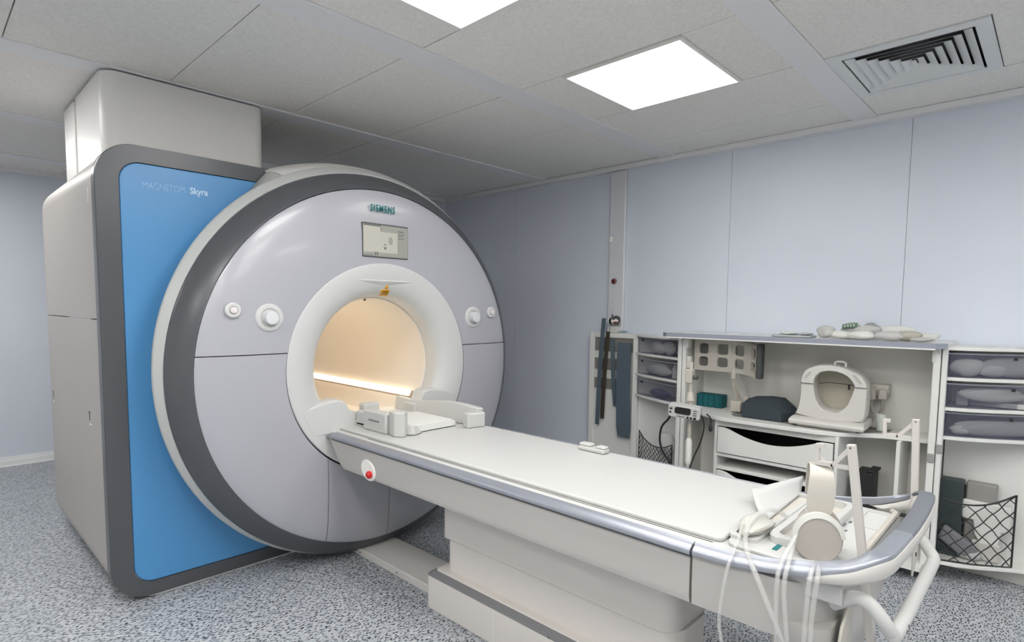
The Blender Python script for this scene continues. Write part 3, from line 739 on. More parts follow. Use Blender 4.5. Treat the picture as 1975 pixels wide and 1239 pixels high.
# white socket plug on the far edge
pg=thing('coil_plug','small white two-humped plug on the far table edge','plug',(1.93,1.36,.727))
bm=B(); bx(bm,1.90,1.945,1.30,1.43,.7265,.745); obj('plug_body',bm,TABLE,pg,bevel=.006)
obj('plug_hump',bx(B(),1.905,1.94,1.37,1.428,.744,.758),TABLE,pg,bevel=.006); obj('plug_hump',bx(B(),1.905,1.94,1.302,1.345,.744,.756),TABLE,pg,bevel=.006)
# ================================================================== STORAGE ALONG THE RIGHT WALL
def poly_shelf(curve, back, z0, z1):
    bm=B(); prism(bm,curve+back,'z',z0,z1); return bm
LC=[(3.632,2.225),(3.598,2.19),(3.545,2.10),(3.485,1.97),(3.43,1.84),(3.405,1.765)]      # bow front of the left shelves
RC=[(3.405,.385),(3.425,.30),(3.47,.215),(3.54,.11),(3.60,.0),(3.635,-.12),(3.645,-.24)]   # bow front of the right shelves
BINC=mat('bin_lip',(.24,.25,.29),.4)
def bin_mesh(curve, z0, z1, ins, xb):
    """a translucent tray with a bowed front"""
    bm=B(); c=[(x+ins,y) for x,y in curve]; n=len(c)
    def wall(a,b,th=.003):
        d=Vector((b[0]-a[0],b[1]-a[1])).normalized(); nn=Vector((-d.y,d.x))*th
        loft(bm,[[(a[0],a[1],z0),(a[0]+nn.x,a[1]+nn.y,z0),(a[0]+nn.x,a[1]+nn.y,z1),(a[0],a[1],z1)],[(b[0],b[1],z0),(b[0]+nn.x,b[1]+nn.y,z0),(b[0]+nn.x,b[1]+nn.y,z1),(b[0],b[1],z1)]])
    bm2=B()
    front=[[ (x,y,z0),(x,y,z1),(x+.003,y,z1),(x+.003,y,z0)] for x,y in c]
    loft(bm2,front)
    for (x,y) in (c[0],c[-1]):
        bx(bm2,x+.003,xb,y-.0015,y+.0015,z0,z1)
    prism(bm2,[(x+.003,y) for x,y in c]+[(xb,c[-1][1]),(xb,c[0][1])],'z',z0,z0+.003)
    bm.free(); return bm2
def net(parent, curve, ztop, zbot, cell, r):
    """knotted cord net along a plan curve; ztop(s) gives the sagging top edge"""
    pts=[Vector((x,y,0)) for x,y in curve]; seg=[0]
    for a,b in zip(pts[:-1],pts[1:]): seg.append(seg[-1]+(b-a).length)
    Ltot=seg[-1]
    def at(s,z):
        s=max(0,min(Ltot,s))
        for i in range(len(pts)-1):
            if s<=seg[i+1]+1e-9:
                t=(s-seg[i])/(seg[i+1]-seg[i]); p=pts[i].lerp(pts[i+1],t); return Vector((p.x,p.y,z))
    top=lambda s: ztop(s/Ltot)
    bm=B()
    for sgn in (1,-1):
        k=-12
        while k<40:
            line=[]; c=k*cell
            for i in range(41):
                s=Ltot*i/40; z=zbot+(s-c if sgn>0 else (Ltot-s)-c)*1.05
                z+= .004*sin(s*90+k)
                if zbot<=z<=top(s): line.append(at(s,z))
                elif line: break
            if len(line)>2: tube(bm,line[::2]+([line[-1]] if len(line)%2==0 else []),r,5)
            k+=1
    obj('net_mesh',bm,mat('net_cord',(.03,.032,.034),.8),parent,kind='stuff')
    edge=[at(Ltot*i/16,top(Ltot*i/16)) for i in range(17)]
    obj('net_border',tube(B(),[at(0,zbot)]+edge+[at(Ltot,zbot),at(Ltot*.5,zbot),at(0,zbot)],r*1.7,6),BLACK,parent)

# ---- left wing
lw=thing('storage_wing','white storage wing with straps, three smoky drawers and a net, left of the cabinet','cabinet',(3.64,2.2,.10))
obj('back_panel',bx(B(),3.655,3.688,1.745,2.645,.03,1.134),CABW,lw,bevel=.004)
bm=B(); bx(bm,3.64,3.656,2.60,2.645,.03,1.134); obj('panel_edge',bm,CABW,lw,bevel=.004)
bm=B(); bx(bm,3.63,3.656,2.205,2.25,.03,1.134); obj('panel_edge',bm,CABW,lw,bevel=.004)
bm=B(); bx(bm,3.638,3.656,2.25,2.60,1.098,1.134); obj('panel_edge',bm,CABW,lw,bevel=.004)
for z0,z1,y0 in ((.995,1.096,2.252),(.852,.94,2.37),(.705,.786,2.37)):
    obj('hook_strip',bx(B(),3.650,3.656,y0,2.598,z0,z1),VELC,lw,bevel=.001,label='taupe strap strip')
back=[(3.655,1.765),(3.655,2.225)]
for z in (1.118,.988,.838,.688):
    obj('shelf',poly_shelf(LC,back,z,z+.0165),CABW,lw,bevel=.002)
obj('shelf',poly_shelf(LC,back,.085,.105),CABW,lw,bevel=.002)
obj('hinge_post',bx(B(),3.382,3.415,1.738,1.766,.03,1.136),CABW,lw,bevel=.004)
obj('wing_screw',cyl(B(),(3.652,2.615,.69),(3.656,2.615,.69),.006,8),DKGREY,lw)
for z in (.7055,.8555,1.0055):
    d=obj('drawer',bin_mesh(LC,z,z+.108,.012,3.645),BIN,lw,label='smoky translucent drawer')
    obj('drawer_lip',tube(B(),[(x+.012,y,z+.108) for x,y in LC],.004,6),BINC,d)
    obj('finger_catch',bx(B(),3.590,3.596,2.14,2.155,z+.085,z+.10),BLACK,d)
net(lw,[(3.60,2.16),(3.56,2.10),(3.50,1.97),(3.43,1.81)],lambda t:.445-.16*t*(1-t)*1.6-.02*t,.115,.036,.0022)

# ---- right wing
rw=thing('storage_wing','white storage wing with wide smoky drawers and a black net, right of the cabinet','cabinet',(3.64,-.1,.10))
obj('back_panel',bx(B(),3.655,3.688,-.62,.40,.098,1.152),CABW,rw,bevel=.004)
obj('plinth',bx(B(),3.660,3.690,-.62,.40,.0,.096),CABB,rw)
backr=[(3.655,-.24),(3.655,.385)]
for z in (1.135,.990,.845,.705):
    obj('shelf',poly_shelf(RC,backr,z,z+.0165),CABW,rw,bevel=.002)
obj('shelf',poly_shelf(RC,backr,.088,.106),CABW,rw,bevel=.002)
obj('hinge_post',bx(B(),3.382,3.415,.380,.402,.09,1.152),CABW,rw,bevel=.004)
for z in (.7225,.8625,1.0075):
    d=obj('drawer',bin_mesh(RC,z,z+.112,.014,3.645),BIN,rw,label='smoky translucent drawer')
    obj('drawer_lip',tube(B(),[(x+.014,y,z+.112) for x,y in RC],.004,6),BINC,d)
    obj('finger_catch',bx(B(),3.508,3.514,.135,.15,z+.088,z+.102),BLACK,d)
net(rw,[(3.405,.40),(3.43,.30),(3.48,.21),(3.555,.105)],lambda t:.43-.18*t*(1-t)+.03*t,.110,.072,.0026)

# ---- middle cabinet
cb=thing('coil_cabinet','white open coil cabinet with worktop, drawers and a grey-edged top board','cabinet',(3.5,1.1,0))
obj('back_panel',bx(B(),3.662,3.690,.405,1.735,.04,1.146),CABB,cb)
obj('side_panel',bx(B(),3.43,3.662,1.715,1.735,.04,1.146),CABB,cb)
obj('side_panel',bx(B(),3.43,3.662,.408,.425,.04,1.146),CABB,cb)
obj('hinge_post',bx(B(),3.382,3.415,.406,.436,.03,1.146),CABW,cb,bevel=.004)
obj('hinge_post',bx(B(),3.382,3.415,1.708,1.734,.03,1.130),CABW,cb,bevel=.004)
for z in (.62,.67):
    obj('hinge_block',bx(B(),3.374,3.384,.376 if z>.65 else .405,.402 if z>.65 else .434,z-.03,z+.012),mat('hinge_grey',(.30,.29,.28),.5),cb,bevel=.003)
for y in (.428,1.70):
    obj('latch',bx(B(),3.378,3.420,y-.006,y+.012,1.075,1.13),CABW,cb,bevel=.003)
bm=B(); prism(bm,[(3.30,.42),(3.30,1.80),(3.335,1.84),(3.692,1.84),(3.692,.38),(3.335,.38)],'z',1.147,1.168)
tp=obj('top_board',bm,CABW,cb,bevel=.002)
bm=B(); prism(bm,[(3.294,.418),(3.294,1.802),(3.332,1.845),(3.334,1.84),(3.30,1.80),(3.30,.42),(3.335,.38),(3.33,.376)],'z',1.145,1.170); obj('edge_band',bm,STEELB,tp,label='blue grey edge band')
obj('light_lip',bx(B(),3.292,3.30,.418,1.80,1.138,1.145),CABW,tp)
wt=[(3.30,.815),(3.272,.90),(3.262,1.10),(3.262,1.40),(3.275,1.46),(3.40,1.66),(3.44,1.70),(3.66,1.70),(3.66,.43),(3.46,.43),(3.45,.52),(3.43,.62),(3.38,.71)]
bm=B(); prism(bm,wt,'z',.663,.685); obj('worktop',bm,CABW,cb,bevel=.003)
obj('worktop_inlay',prism(B(),[(3.36,.74),(3.36,1.38),(3.42,1.42),(3.60,1.42),(3.60,.62),(3.50,.62)],'z',.6848,.6862),mat('inlay_grey',(.20,.20,.20),.6),cb,smooth=False)
# drawer unit
for y in (1.448,.800):
    obj('carcass_side',bx(B(),3.298,3.66,y,y+.018,.03,.663),CABW,cb,bevel=.002)
obj('cross_rail',bx(B(),3.305,3.33,.818,1.448,.628,.662),CABB,cb)
def drawer_front(z0,zt,dip,name):
    n=20; y0,y1=.823,1.443
    top=[(y0+(y1-y0)*i/n, zt-dip*max(0,sin(pi*min(1,max(0,(i/n-.10)/.82))))**.9) for i in range(n+1)]
    bm=B(); prism(bm,[(y0,z0),(y1,z0)]+list(reversed(top)),'x',3.290,3.308)
    d=obj(name,bm,CABW,cb,bevel=.002)
    bm=B(); bx(bm,3.31,3.64,y0+.01,y0+.02,z0,zt-.01); obj('drawer_side',bm,BLACK,d); bm=B(); bx(bm,3.31,3.64,y1-.02,y1-.01,z0,zt-.01); obj('drawer_side',bm,BLACK,d)
    obj('drawer_floor',bx(B(),3.31,3.64,y0+.01,y1-.01,z0+.01,z0+.02),BLACK,d)
    obj('drawer_back',bx(B(),3.60,3.61,y0,y1,z0+.02,zt+.04),BLACK,d)
    return d
drawer_front(.470,.622,.062,'drawer')
obj('cabinet_board',bx(B(),3.298,3.66,.818,1.448,.446,.464),CABW,cb,bevel=.002)
obj('cabinet_board',bx(B(),3.302,3.66,.818,1.448,.366,.386),CABW,cb,bevel=.002)
drawer_front(.20,.360,.07,'drawer')
obj('cabinet_board',bx(B(),3.31,3.66,.425,1.448,.06,.08),CABW,cb)
obj('divider_post',bx(B(),3.40,3.66,.548,.566,.08,.663),CABW,cb,bevel=.002)

# ---- things on, in and around the storage
# straps on the left wing
def strap(name,label,y0,z0,y1,z1,wd,m,x=3.634,th=.004,rnd=False):
    bm=B(); n=10; loops=[]
    for i in range(n+1):
        t=i/n; y=y0+(y1-y0)*t; z=z0+(z1-z0)*t; ww=wd
        xx=x-.010*sin(pi*t)
        if rnd and t>.94: ww=wd*.86
        loops.append([(xx,y-ww/2,z),(xx,y+ww/2,z),(xx+th,y+ww/2,z),(xx+th,y-ww/2,z)])
    loft(bm,loops); return tag(obj(name,bm,m,bevel=.001),label,'strap')
strap('strap','slate blue strap at the far left, hanging from above the wing panel',2.505,1.245,2.548,.425,.036,SLATE,3.622)
strap('strap','dark brown strap between the two narrow slate straps',2.470,1.145,2.508,.475,.034,BROWN,3.63)
strap('strap','short slate strap just left of the wide slate pad strap',2.430,1.088,2.395,.585,.034,SLATE,3.632)
strap('pad_strap','wide long slate pad strap with rounded lower end on the wing panel',2.315,1.068,2.305,.365,.115,SLATE,3.612,.012,True)
# device clamped on top of the left wing
dv=thing('clamp_device','small white and black clamp gadget standing on the left wing top edge','gadget',(3.66,2.44,1.134))
obj('bracket',bx(B(),3.645,3.685,2.405,2.465,1.135,1.185),TBODY,dv,bevel=.005)
obj('barrel',cyl(B(),(3.65,2.475,1.222),(3.65,2.38,1.228),.024,16),WHT,dv,bevel=.004)
obj('black_band',cyl(B(),(3.65,2.462,1.223),(3.65,2.442,1.224),.0255,16),BLACK,dv)
obj('wheel',lathe(B(),[(.012,3.628),(.034,3.628),(.034,3.642),(.012,3.642)],(2.402,1.232),axis='x',n=20,closed_prof=True),DKGREY,dv,label='dark wheel with red mark')
obj('red_mark',bx(B(),3.625,3.629,2.385,2.42,1.216,1.221),RED,dv)
obj('pin',cyl(B(),(3.65,2.448,1.245),(3.65,2.448,1.36),.004,8),clear('pin_clear',(.75,.75,.78),.5),dv)
obj('stub',cyl(B(),(3.65,2.448,1.245),(3.65,2.448,1.275),.006,8),DKGREY,dv)
bm=B()
for k in range(6): sphere(bm,(3.66,2.385-.012*k,1.146+.004*(k%2)),.007,5)
tag(obj('bead_string',bm,mat('bead_green',(.25,.36,.36),.5),kind='stuff'),'short string of grey-green beads on the wing top edge','beads')
# red black switch and small white sensor on the wall strip
sw=thing('wall_switch','round dark red switch button on the vertical wall strip','switch',(3.672,2.457,1.524))
obj('rim',lathe(B(),[(0,3.6715),(.022,3.6715),(.022,3.662),(.015,3.660)],(2.452,1.524),axis='x',n=24),mat('switch_rim',(.25,.13,.15),.4),sw)
obj('button',lathe(B(),[(.015,3.668),(.015,3.656),(.011,3.652),(0,3.652)],(2.452,1.524),axis='x',n=20),mat('switch_red',(.10,.008,.012),.3),sw)
se=thing('wall_sensor','tiny white sensor high on the vertical wall strip','sensor',(3.672,2.49,1.837))
obj('housing',bx(B(),3.655,3.6715,2.475,2.50,1.815,1.858),WHT,se,bevel=.004); obj('sensor_eye',cyl(B(),(3.652,2.488,1.838),(3.656,2.488,1.838),.006,10),WALLTRIM,se)

# perforated body coil under the top board
co=thing('body_coil','cream perforated coil plate with eight window openings under the top board','coil',(3.5,1.45,.93))
def coil_plate():
    def pos(s,z,d):
        # s from 0 (left) to .47
        if s<.27: x,y,nx,ny=3.452,1.685-s,-1,0
        else:
            t=(s-.27)/.20; a=t*rad(60)
            R=.175
            x=3.452-R*(1-cos(a)); y=1.415-R*sin(a); nx,ny=-cos(a),sin(a)
        zz=z-.018*max(0,(s-.25)/.22)**1.2
        return (x-nx*d,y-ny*d,zz)
    cols=[(0,.105,.032,.092),(.105,.235,.150,.218),(.235,.345,.262,.325),(.345,.47,.385,.445)]
    rows=[(.935,1.030,.962,1.022),(1.030,1.128,1.040,1.106)]
    bm=B()
    for s0,s1,h0,h1 in cols:
        for z0,z1,g0,g1 in rows:
            hole=rrect(h0,h1,g0,g1,.016,3)
            cx,cz=(h0+h1)/2,(g0+g1)/2; outer=[]
            for (u,v) in hole:
                du,dv_=u-cx,v-cz
                k=min(((s1-cx) if du>0 else (s0-cx))/du if abs(du)>1e-9 else 1e9, ((z1-cz) if dv_>0 else (z0-cz))/dv_ if abs(dv_)>1e-9 else 1e9)
                outer.append((cx+du*k,cz+dv_*k))
            # include the cell corners by snapping nearest outer points
            for c in ((s0,z0),(s1,z0),(s1,z1),(s0,z1)):
                j=min(range(len(outer)),key=lambda i:(outer[i][0]-c[0])**2+(outer[i][1]-c[1])**2); outer[j]=c
            loft(bm,[[pos(u,v,0) for u,v in outer],[pos(u,v,0) for u,v in hole],[pos(u,v,.022) for u,v in hole],[pos(u,v,.022) for u,v in outer]],cap=False,ring=False)
    return bm,pos
bm,cpos=coil_plate(); pl=obj('plate',bm,CREAM,co,ang=30)
ex,ey,_=cpos(.47,1.0,.0)
obj('end_pad',prism(B(),[(ex-.002,ey-.003),(ex+.055,ey-.003),(ex+.055,ey-.028),(ex+.016,ey-.028)],'z',.918,1.122),mat('pad_charcoal',(.055,.058,.06),.7),co,bevel=.006)
obj('backing',loft(B(),[[cpos(s,.95,.026),cpos(s,1.12,.026),cpos(s,1.12,.03),cpos(s,.95,.03)] for s in (.01,.06,.11)]),mat('backing_grey',(.13,.13,.12),.7),co)
obj('inner_element',bx(B(),3.49,3.53,1.44,1.47,.96,1.09),BLACK,co,bevel=.006); obj('inner_element',bx(B(),3.50,3.54,1.33,1.37,.97,1.10),BLACK,co,bevel=.006)
obj('cable_boot',bx(B(),3.440,3.462,1.412,1.440,.895,.962),CREAM,co,bevel=.006)
cable=obj('cable',tube(B(),[(3.452,1.430,.90),(3.47,1.428,.83),(3.50,1.415,.765)],.007,8,sub=4),mat('cable_beige',(.50,.46,.40),.5),co)
obj('cable',tube(B(),[(3.456,1.418,.90),(3.475,1.412,.83),(3.52,1.405,.765)],.007,8,sub=4),mat('cable_beige2',(.50,.46,.40),.5),co)
obj('plug',bx(B(),3.47,3.52,1.385,1.450,.692,.758),CREAM,co,bevel=.006); obj('plug',bx(B(),3.53,3.56,1.362,1.395,.692,.79),CREAM,co,bevel=.005)
# teal ribbed foam block
bm=B(); pts=[]
for k in range(41):
    y=1.712-.17*k/40; pts.append((3.565-.012*abs(sin(k/40*pi*4.5)),y))
prism(bm,pts+[(3.64,1.542),(3.64,1.712)],'z',.686,.768); tag(obj('foam_block',bm,TEALF,bevel=.003,ang=50),'teal ribbed foam block at the left end of the worktop','foam block')
# charcoal wedge cushion
bm=B(); loft(bm,[[(3.365,1.335,.687),(3.365,1.335,.768),(3.365,1.25,.778),(3.365,1.17,.760),(3.365,1.118,.738),(3.365,1.112,.687)],
 [(3.44,1.335,.687),(3.44,1.33,.790),(3.44,1.22,.803),(3.44,1.15,.783),(3.44,1.09,.735),(3.44,1.08,.687)],
 [(3.545,1.33,.687),(3.545,1.32,.795),(3.545,1.22,.806),(3.545,1.15,.804),(3.545,1.10,.762),(3.545,1.02,.687)]])
tag(obj('wedge_cushion',bm,FOAM,bevel=.004,smooth=False),'charcoal wedge cushion on the worktop beside the white head coil','cushion')
# head coil
hc=thing('head_coil','white arched head coil with round opening standing on the worktop','head coil',(3.42,.87,.687))
outer_px=[(.700,.742),(.694,.80),(.692,.884),(.696,.945),(.725,.985),(.777,1.010),(.825,1.026),(.875,1.032),(.93,1.028),(.976,1.010),(1.005,.988),(1.016,.955),(1.016,.90),(1.018,.84),(1.026,.79),(1.040,.742),(.95,.736),(.87,.734),(.78,.734)]
inner_px=[(.800,.800),(.778,.832),(.764,.878),(.752,.924),(.764,.950),(.786,.976),(.815,.991),(.845,.999),(.880,.999),(.916,.991),(.938,.970),(.950,.945),(.949,.905),(.942,.868),(.933,.836),(.917,.806),(.895,.788),(.865,.780),(.830,.782)]
# order: inner matched to outer by angle
cyz=(.858,.885)
def resample(poly,n=48):
    out=[]
    for k in range(n):
        a=2*pi*k/n; d=(cos(a),sin(a)); best=None
        for p,q in zip(poly,poly[1:]+poly[:1]):
            x1,y1=p[0]-cyz[0],p[1]-cyz[1]; ex,ey=q[0]-p[0],q[1]-p[1]
            den=d[0]*ey-d[1]*ex
            if abs(den)<1e-12: continue
            t=(x1*ey-y1*ex)/den; s=(x1*d[1]-y1*d[0])/den
            if t>0 and -1e-6<=s<=1+1e-6: best=t if best is None else max(best,t)
        out.append((cyz[0]+d[0]*best,cyz[1]+d[1]*best))
    return out
oo,ii=resample(outer_px),resample(inner_px)
def mixp(a,b,t): return [(p[0]*(1-t)+q[0]*t,p[1]*(1-t)+q[1]*t) for p,q in zip(a,b)]
def YZ(l,x,sh=0): return [(x,p[0]+sh,p[1]) for p in l]
bm=B(); loft(bm,[YZ(oo,3.52,.02),YZ(oo,3.365),YZ(mixp(oo,ii,.10),3.350),YZ(mixp(oo,ii,.95),3.350),YZ(ii,3.353),YZ(ii,3.52,.02)],cap=False,ring=True)
obj('arch_shell',bm,TBODY,hc,ang=40)
bm=B(); loft(bm,[[(3.305,1.055,.700),(3.305,.695,.700),(3.56,.705,.700),(3.56,1.06,.700)],[(3.300,1.055,.722),(3.300,.690,.722),(3.56,.705,.722),(3.56,1.06,.722)],[(3.335,1.045,.742),(3.335,.698,.742),(3.56,.71,.742),(3.56,1.05,.742)]])
obj('base',bm,TBODY,hc,bevel=.006); obj('foot',bx(B(),3.34,3.54,.74,1.02,.6875,.702),CREAM,hc)
obj('back_shell',prism(B(),mixp(oo,ii,.6),'x',3.515,3.53),mat('coil_inside',(.50,.47,.38),.5),hc)
for a,b in ((.698,.752),(.948,1.016)):
    obj('shell_seam',bx(B(),3.345,3.349,a,b,.9225,.925),GAP,hc,smooth=False)
obj('grip',tube(B(),[(3.40,.862,1.026),(3.40,.862,1.042),(3.40,.850,1.048),(3.40,.822,1.048),(3.40,.81,1.042),(3.40,.81,1.022)],.006,8),TBODY,hc)
obj('vent_mark',loft(B(),[[(3.3455,.985,.952),(3.3455,.998,.952),(3.349,.998,.952),(3.349,.985,.952)],[(3.3455,.962,.985),(3.3455,.972,.988),(3.349,.972,.988),(3.349,.962,.985)]]),mat('mark_grey',(.45,.45,.42),.5),hc)
obj('vent_mark',loft(B(),[[(3.3455,.730,.945),(3.3455,.720,.948),(3.349,.720,.948),(3.349,.730,.945)],[(3.3455,.765,.985),(3.3455,.758,.992),(3.349,.758,.992),(3.349,.765,.985)]]),mat('mark_grey2',(.45,.45,.42),.5),hc)
obj('mirror_wire',tube(B(),[(3.44,.945,.918),(3.44,.90,.928),(3.44,.81,.926),(3.44,.760,.922)],.002,6),BLACK,hc); obj('mirror_clip',bx(B(),3.435,3.442,.794,.803,.898,.926),BLACK,hc)
# second coil connector behind it on the wall
cc=thing('connector_rack','white connector bar with two hanging cables behind the head coil','connector',(3.60,.69,.687))
obj('bar',bx(B(),3.585,3.66,.645,.748,.862,.925),CREAM,cc,bevel=.008)
obj('connector',bx(B(),3.565,3.60,.700,.735,.84,.90),CREAM,cc,bevel=.006); obj('connector',bx(B(),3.565,3.60,.652,.69,.846,.90),CREAM,cc,bevel=.006)
obj('cable',tube(B(),[(3.585,.718,.845),(3.59,.722,.80),(3.60,.712,.76)],.007,8,sub=4),mat('cable_taupe',(.40,.38,.33),.5),cc); obj('cable',tube(B(),[(3.585,.672,.848),(3.59,.672,.80),(3.60,.686,.76)],.007,8,sub=4),mat('cable_taupe2',(.40,.38,.33),.5),cc)
cu=thing('cup','translucent pale cup beside the head coil on the worktop','cup',(3.52,.655,.686))
obj('cup_wall',lathe(B(),[(.018,.687),(.026,.775),(.0245,.775),(.0165,.69),(0,.69),(0,.687)],(3.52,.662),axis='z',n=24),CUPC,cu)
obj('cup_filling',lathe(B(),[(0,.692),(.0165,.692),(.0225,.76),(0,.762)],(3.52,.662),axis='z',n=20),WHT,cu)
# black box in the nook
bxo=thing('black_box','black upright box in the nook right of the drawers','box',(3.50,.71,.08))
obj('body',bx(B(),3.46,3.60,.672,.752,.0805,.463),BLACK,bxo,bevel=.004); obj('lid',bx(B(),3.47,3.60,.66,.700,.463,.475),BLACK,bxo,bevel=.003)
bd=tag(obj('black_strip',bx(B(),3.43,3.50,.50,.515,.39,.405),BLACK),'thin black stick lying right of the divider post','stick') if False else None

# ---- packets along the top board
Z=1.1702
def packet(name,label,cat,c,r,seed,m,amt=.3):
    return tag(obj(name,lump((c[0],c[1],Z+r[2]*1.05),r,seed,amt),m,ang=60),label,cat)
bm=B(); prism(bm,rrect(3.36,3.50,.98,1.19,.03,4),'z',Z,Z+.010); tag(obj('tray',bm,mat('tray_grey',(.42,.45,.46),.4),bevel=.002),'flat grey tray at the left end of the packets on the top board','tray')
tag(obj('folded_cloth',lump((3.43,1.11,Z+.019),(.045,.05,.009),5,.3),CLOTH),'flat white cloth lying on the left part of the grey tray','cloth')
tag(obj('folded_cloth',lump((3.43,1.02,Z+.018),(.045,.032,.008),6,.3),PAPER),'flat white cloth lying on the right part of the grey tray','cloth')
packet('packet','upright crumpled white packet right of the grey tray','packet',(3.40,.915,0),(.035,.045,.034),11,PAPER)
packet('packet','long off-white packet lying below the green printed packet','packet',(3.41,.84,0),(.035,.085,.020),12,CLOTH)
gp=thing('printed_packet','white packet with a green printed label on the heap of packets','packet',(3.50,.82,Z))
obj('body',lump((3.52,.82,Z+.045),(.03,.05,.043),13,.15),PAPER,gp)
obj('label',loft(B(),[[(3.485,.858,Z+.05),(3.485,.858,Z+.075),(3.49,.858,Z+.075),(3.49,.858,Z+.05)],[(3.478,.785,Z+.062),(3.478,.785,Z+.086),(3.483,.785,Z+.086),(3.483,.785,Z+.062)]]),mat('label_green',(.10,.22,.13),.5),gp,label='green printed label')
for k in range(4): obj('print_mark',bx(B(),3.474,3.480,.797+.014*k,.805+.014*k,Z+.066-.002*k,Z+.078-.002*k),PAPER,gp,smooth=False)
packet('packet','dark grey packet tip right of the green label','packet',(3.55,.735,0),(.02,.045,.042),14,mat('packet_grey',(.28,.30,.29),.6))
packet('packet','white roll packet in the middle front of the top board','packet',(3.38,.745,0),(.035,.065,.022),15,CLOTH)
packet('packet','white folded packet behind the middle roll on the top board','packet',(3.47,.735,0),(.03,.065,.036),16,PAPER)
packet('packet','white rounded roll right of the middle roll on the top board','packet',(3.38,.625,0),(.035,.065,.024),17,PAPER,.15)
packet('packet','crumpled white packet lying highest at the right of the top board','packet',(3.49,.61,0),(.03,.085,.038),18,CLOTH)
packet('packet','beige packet near the right end of the top board','packet',(3.41,.545,0),(.03,.055,.026),19,mat('packet_beige',(.42,.40,.34),.7))
packet('packet','thin white packet at the right end of the top board','packet',(3.39,.485,0),(.03,.05,.011),20,PAPER)
packet('packet','flat white packet lying at the back right of the top board','packet',(3.52,.49,0),(.03,.06,.020),21,CLOTH)

# ---- contents of the drawers
def inbin(name,label,cat,c,r,seed,m=CLOTH,amt=.3):
    curve=LC if c[1]>1.5 else RC
    def fx_(y):
        cc=sorted(curve,key=lambda p:p[1])
        for (x1,y1),(x2,y2) in zip(cc[:-1],cc[1:]):
            if y1<=y<=y2: return x1+(x2-x1)*(y-y1)/(y2-y1)
        return cc[0][0] if y<cc[0][1] else cc[-1][0]
    if c[2]>.6:
        # follow the bowed drawer front
        bm=lump((0,c[1],c[2]+r[2]*1.05),(min(r[0],.026),r[1],r[2]),seed,amt)
        for v in bm.verts: v.co.x += fx_(v.co.y)+.016+.034
        for v in bm.verts: v.co.x=min(v.co.x,3.645)
        return tag(obj(name,bm,m,ang=60),label,cat)
    tag(obj(name,lump((c[0],c[1],c[2]+r[2]*1.05),r,seed,amt),m,ang=60),label,cat)
inbin('cotton_roll','left white cotton bundle in the top left-wing drawer','bundle',(3.57,1.995,1.009),(.05,.075,.042),31)
inbin('cotton_roll','right white cotton bundle in the top left-wing drawer','bundle',(3.515,1.885,1.009),(.05,.065,.046),32)
inbin('cloth_bundle','white cloth bundle in the middle left-wing drawer','bundle',(3.545,1.99,.859),(.05,.13,.042),33)
tag(obj('bottle',lathe(B(),[(0,.8595),(.02,.8595),(.02,.92),(.012,.93),(.012,.945),(0,.945)],(3.50,1.84),axis='z',n=20),WHT),'small white bottle in the middle left-wing drawer','bottle')
inbin('cloth_bundle','dark blue bundle in the bottom left-wing drawer','bundle',(3.56,1.97,.709),(.05,.10,.03),34,mat('bundle_blue',(.10,.12,.19),.8))
inbin('packet','large white bag in the top right-wing drawer','bag',(3.58,.13,1.011),(.045,.15,.048),35,PAPER)
inbin('packet','crumpled white packet left in the top right-wing drawer','packet',(3.50,.31,1.011),(.05,.065,.042),36,CLOTH)
inbin('packet','white packet in front of the bag in the top right-wing drawer','packet',(3.525,.215,1.011),(.03,.06,.036),37,CLOTH)
tag(obj('flat_box',bx(B(),3.545,3.62,.10,.345,.8665,.890),PAPER,bevel=.003),'flat white box in the middle right-wing drawer','box')
inbin('packet','soft white packet upon the flat box in the middle right-wing drawer','packet',(3.585,.22,.8905),(.035,.12,.034),38,CLOTH)
tag(obj('carton',bx(B(),3.50,3.535,.305,.350,.8665,.935),PAPER,bevel=.003),'small upright white carton in the middle right-wing drawer','carton')
inbin('packet','long white packet in the bottom right-wing drawer','packet',(3.565,.17,.7265),(.045,.19,.040),39,PAPER)
inbin('packet','pale packet at the left of the bottom right-wing drawer','packet',(3.50,.325,.7265),(.03,.04,.024),40,CLOTH)

# ---- right net contents
tag(obj('dark_box',bx(B(),3.52,3.60,.30,.395,.107,.488),mat('box_slate',(.035,.05,.052),.5),bevel=.006),'dark slate box standing in the right net','box')
tag(obj('taupe_box',bx(B(),3.585,3.645,.175,.295,.107,.478),mat('box_taupe',(.30,.29,.27),.6),bevel=.008),'taupe box behind the right net next to the dark box','box')
inbin('dark_bag','black bag bulging in the middle of the right net','bag',(3.615,.275,.108),(.025,.115,.168),41,BLACK,.15)
tc=thing('white_coil','white stepped coil part standing in the right net','coil',(3.50,.21,.11))
bm=B(); prism(bm,[(.300,.395),(.310,.38),(.310,.315),(.295,.30),(.258,.298),(.250,.23),(.225,.19),(.16,.19),(.152,.24),(.150,.262),(.118,.266),(.118,.39)],'x',3.562,3.584)
obj('plate',bm,WHT,tc,bevel=.006,seg=3); obj('foot',bx(B(),3.558,3.60,.15,.26,.107,.20),TBODY,tc,bevel=.008)
bm=B(); loft(bm,[[(3.475,.385,.20),(3.475,.36,.27),(3.515,.36,.27),(3.515,.385,.20)],[(3.495,.30,.13),(3.495,.285,.215),(3.53,.285,.215),(3.53,.30,.13)],[(3.515,.24,.115),(3.515,.225,.17),(3.545,.225,.17),(3.545,.24,.115)]])
tag(obj('grey_cushion',bm,mat('cushion_grey',(.22,.22,.24),.7),bevel=.012,ang=60),'grey rounded cushion leaning left in the right net','cushion')
inbin('packet','white pouch low in the right net between cushion and coil part','pouch',(3.525,.262,.108),(.02,.05,.026),43,PAPER,.2)
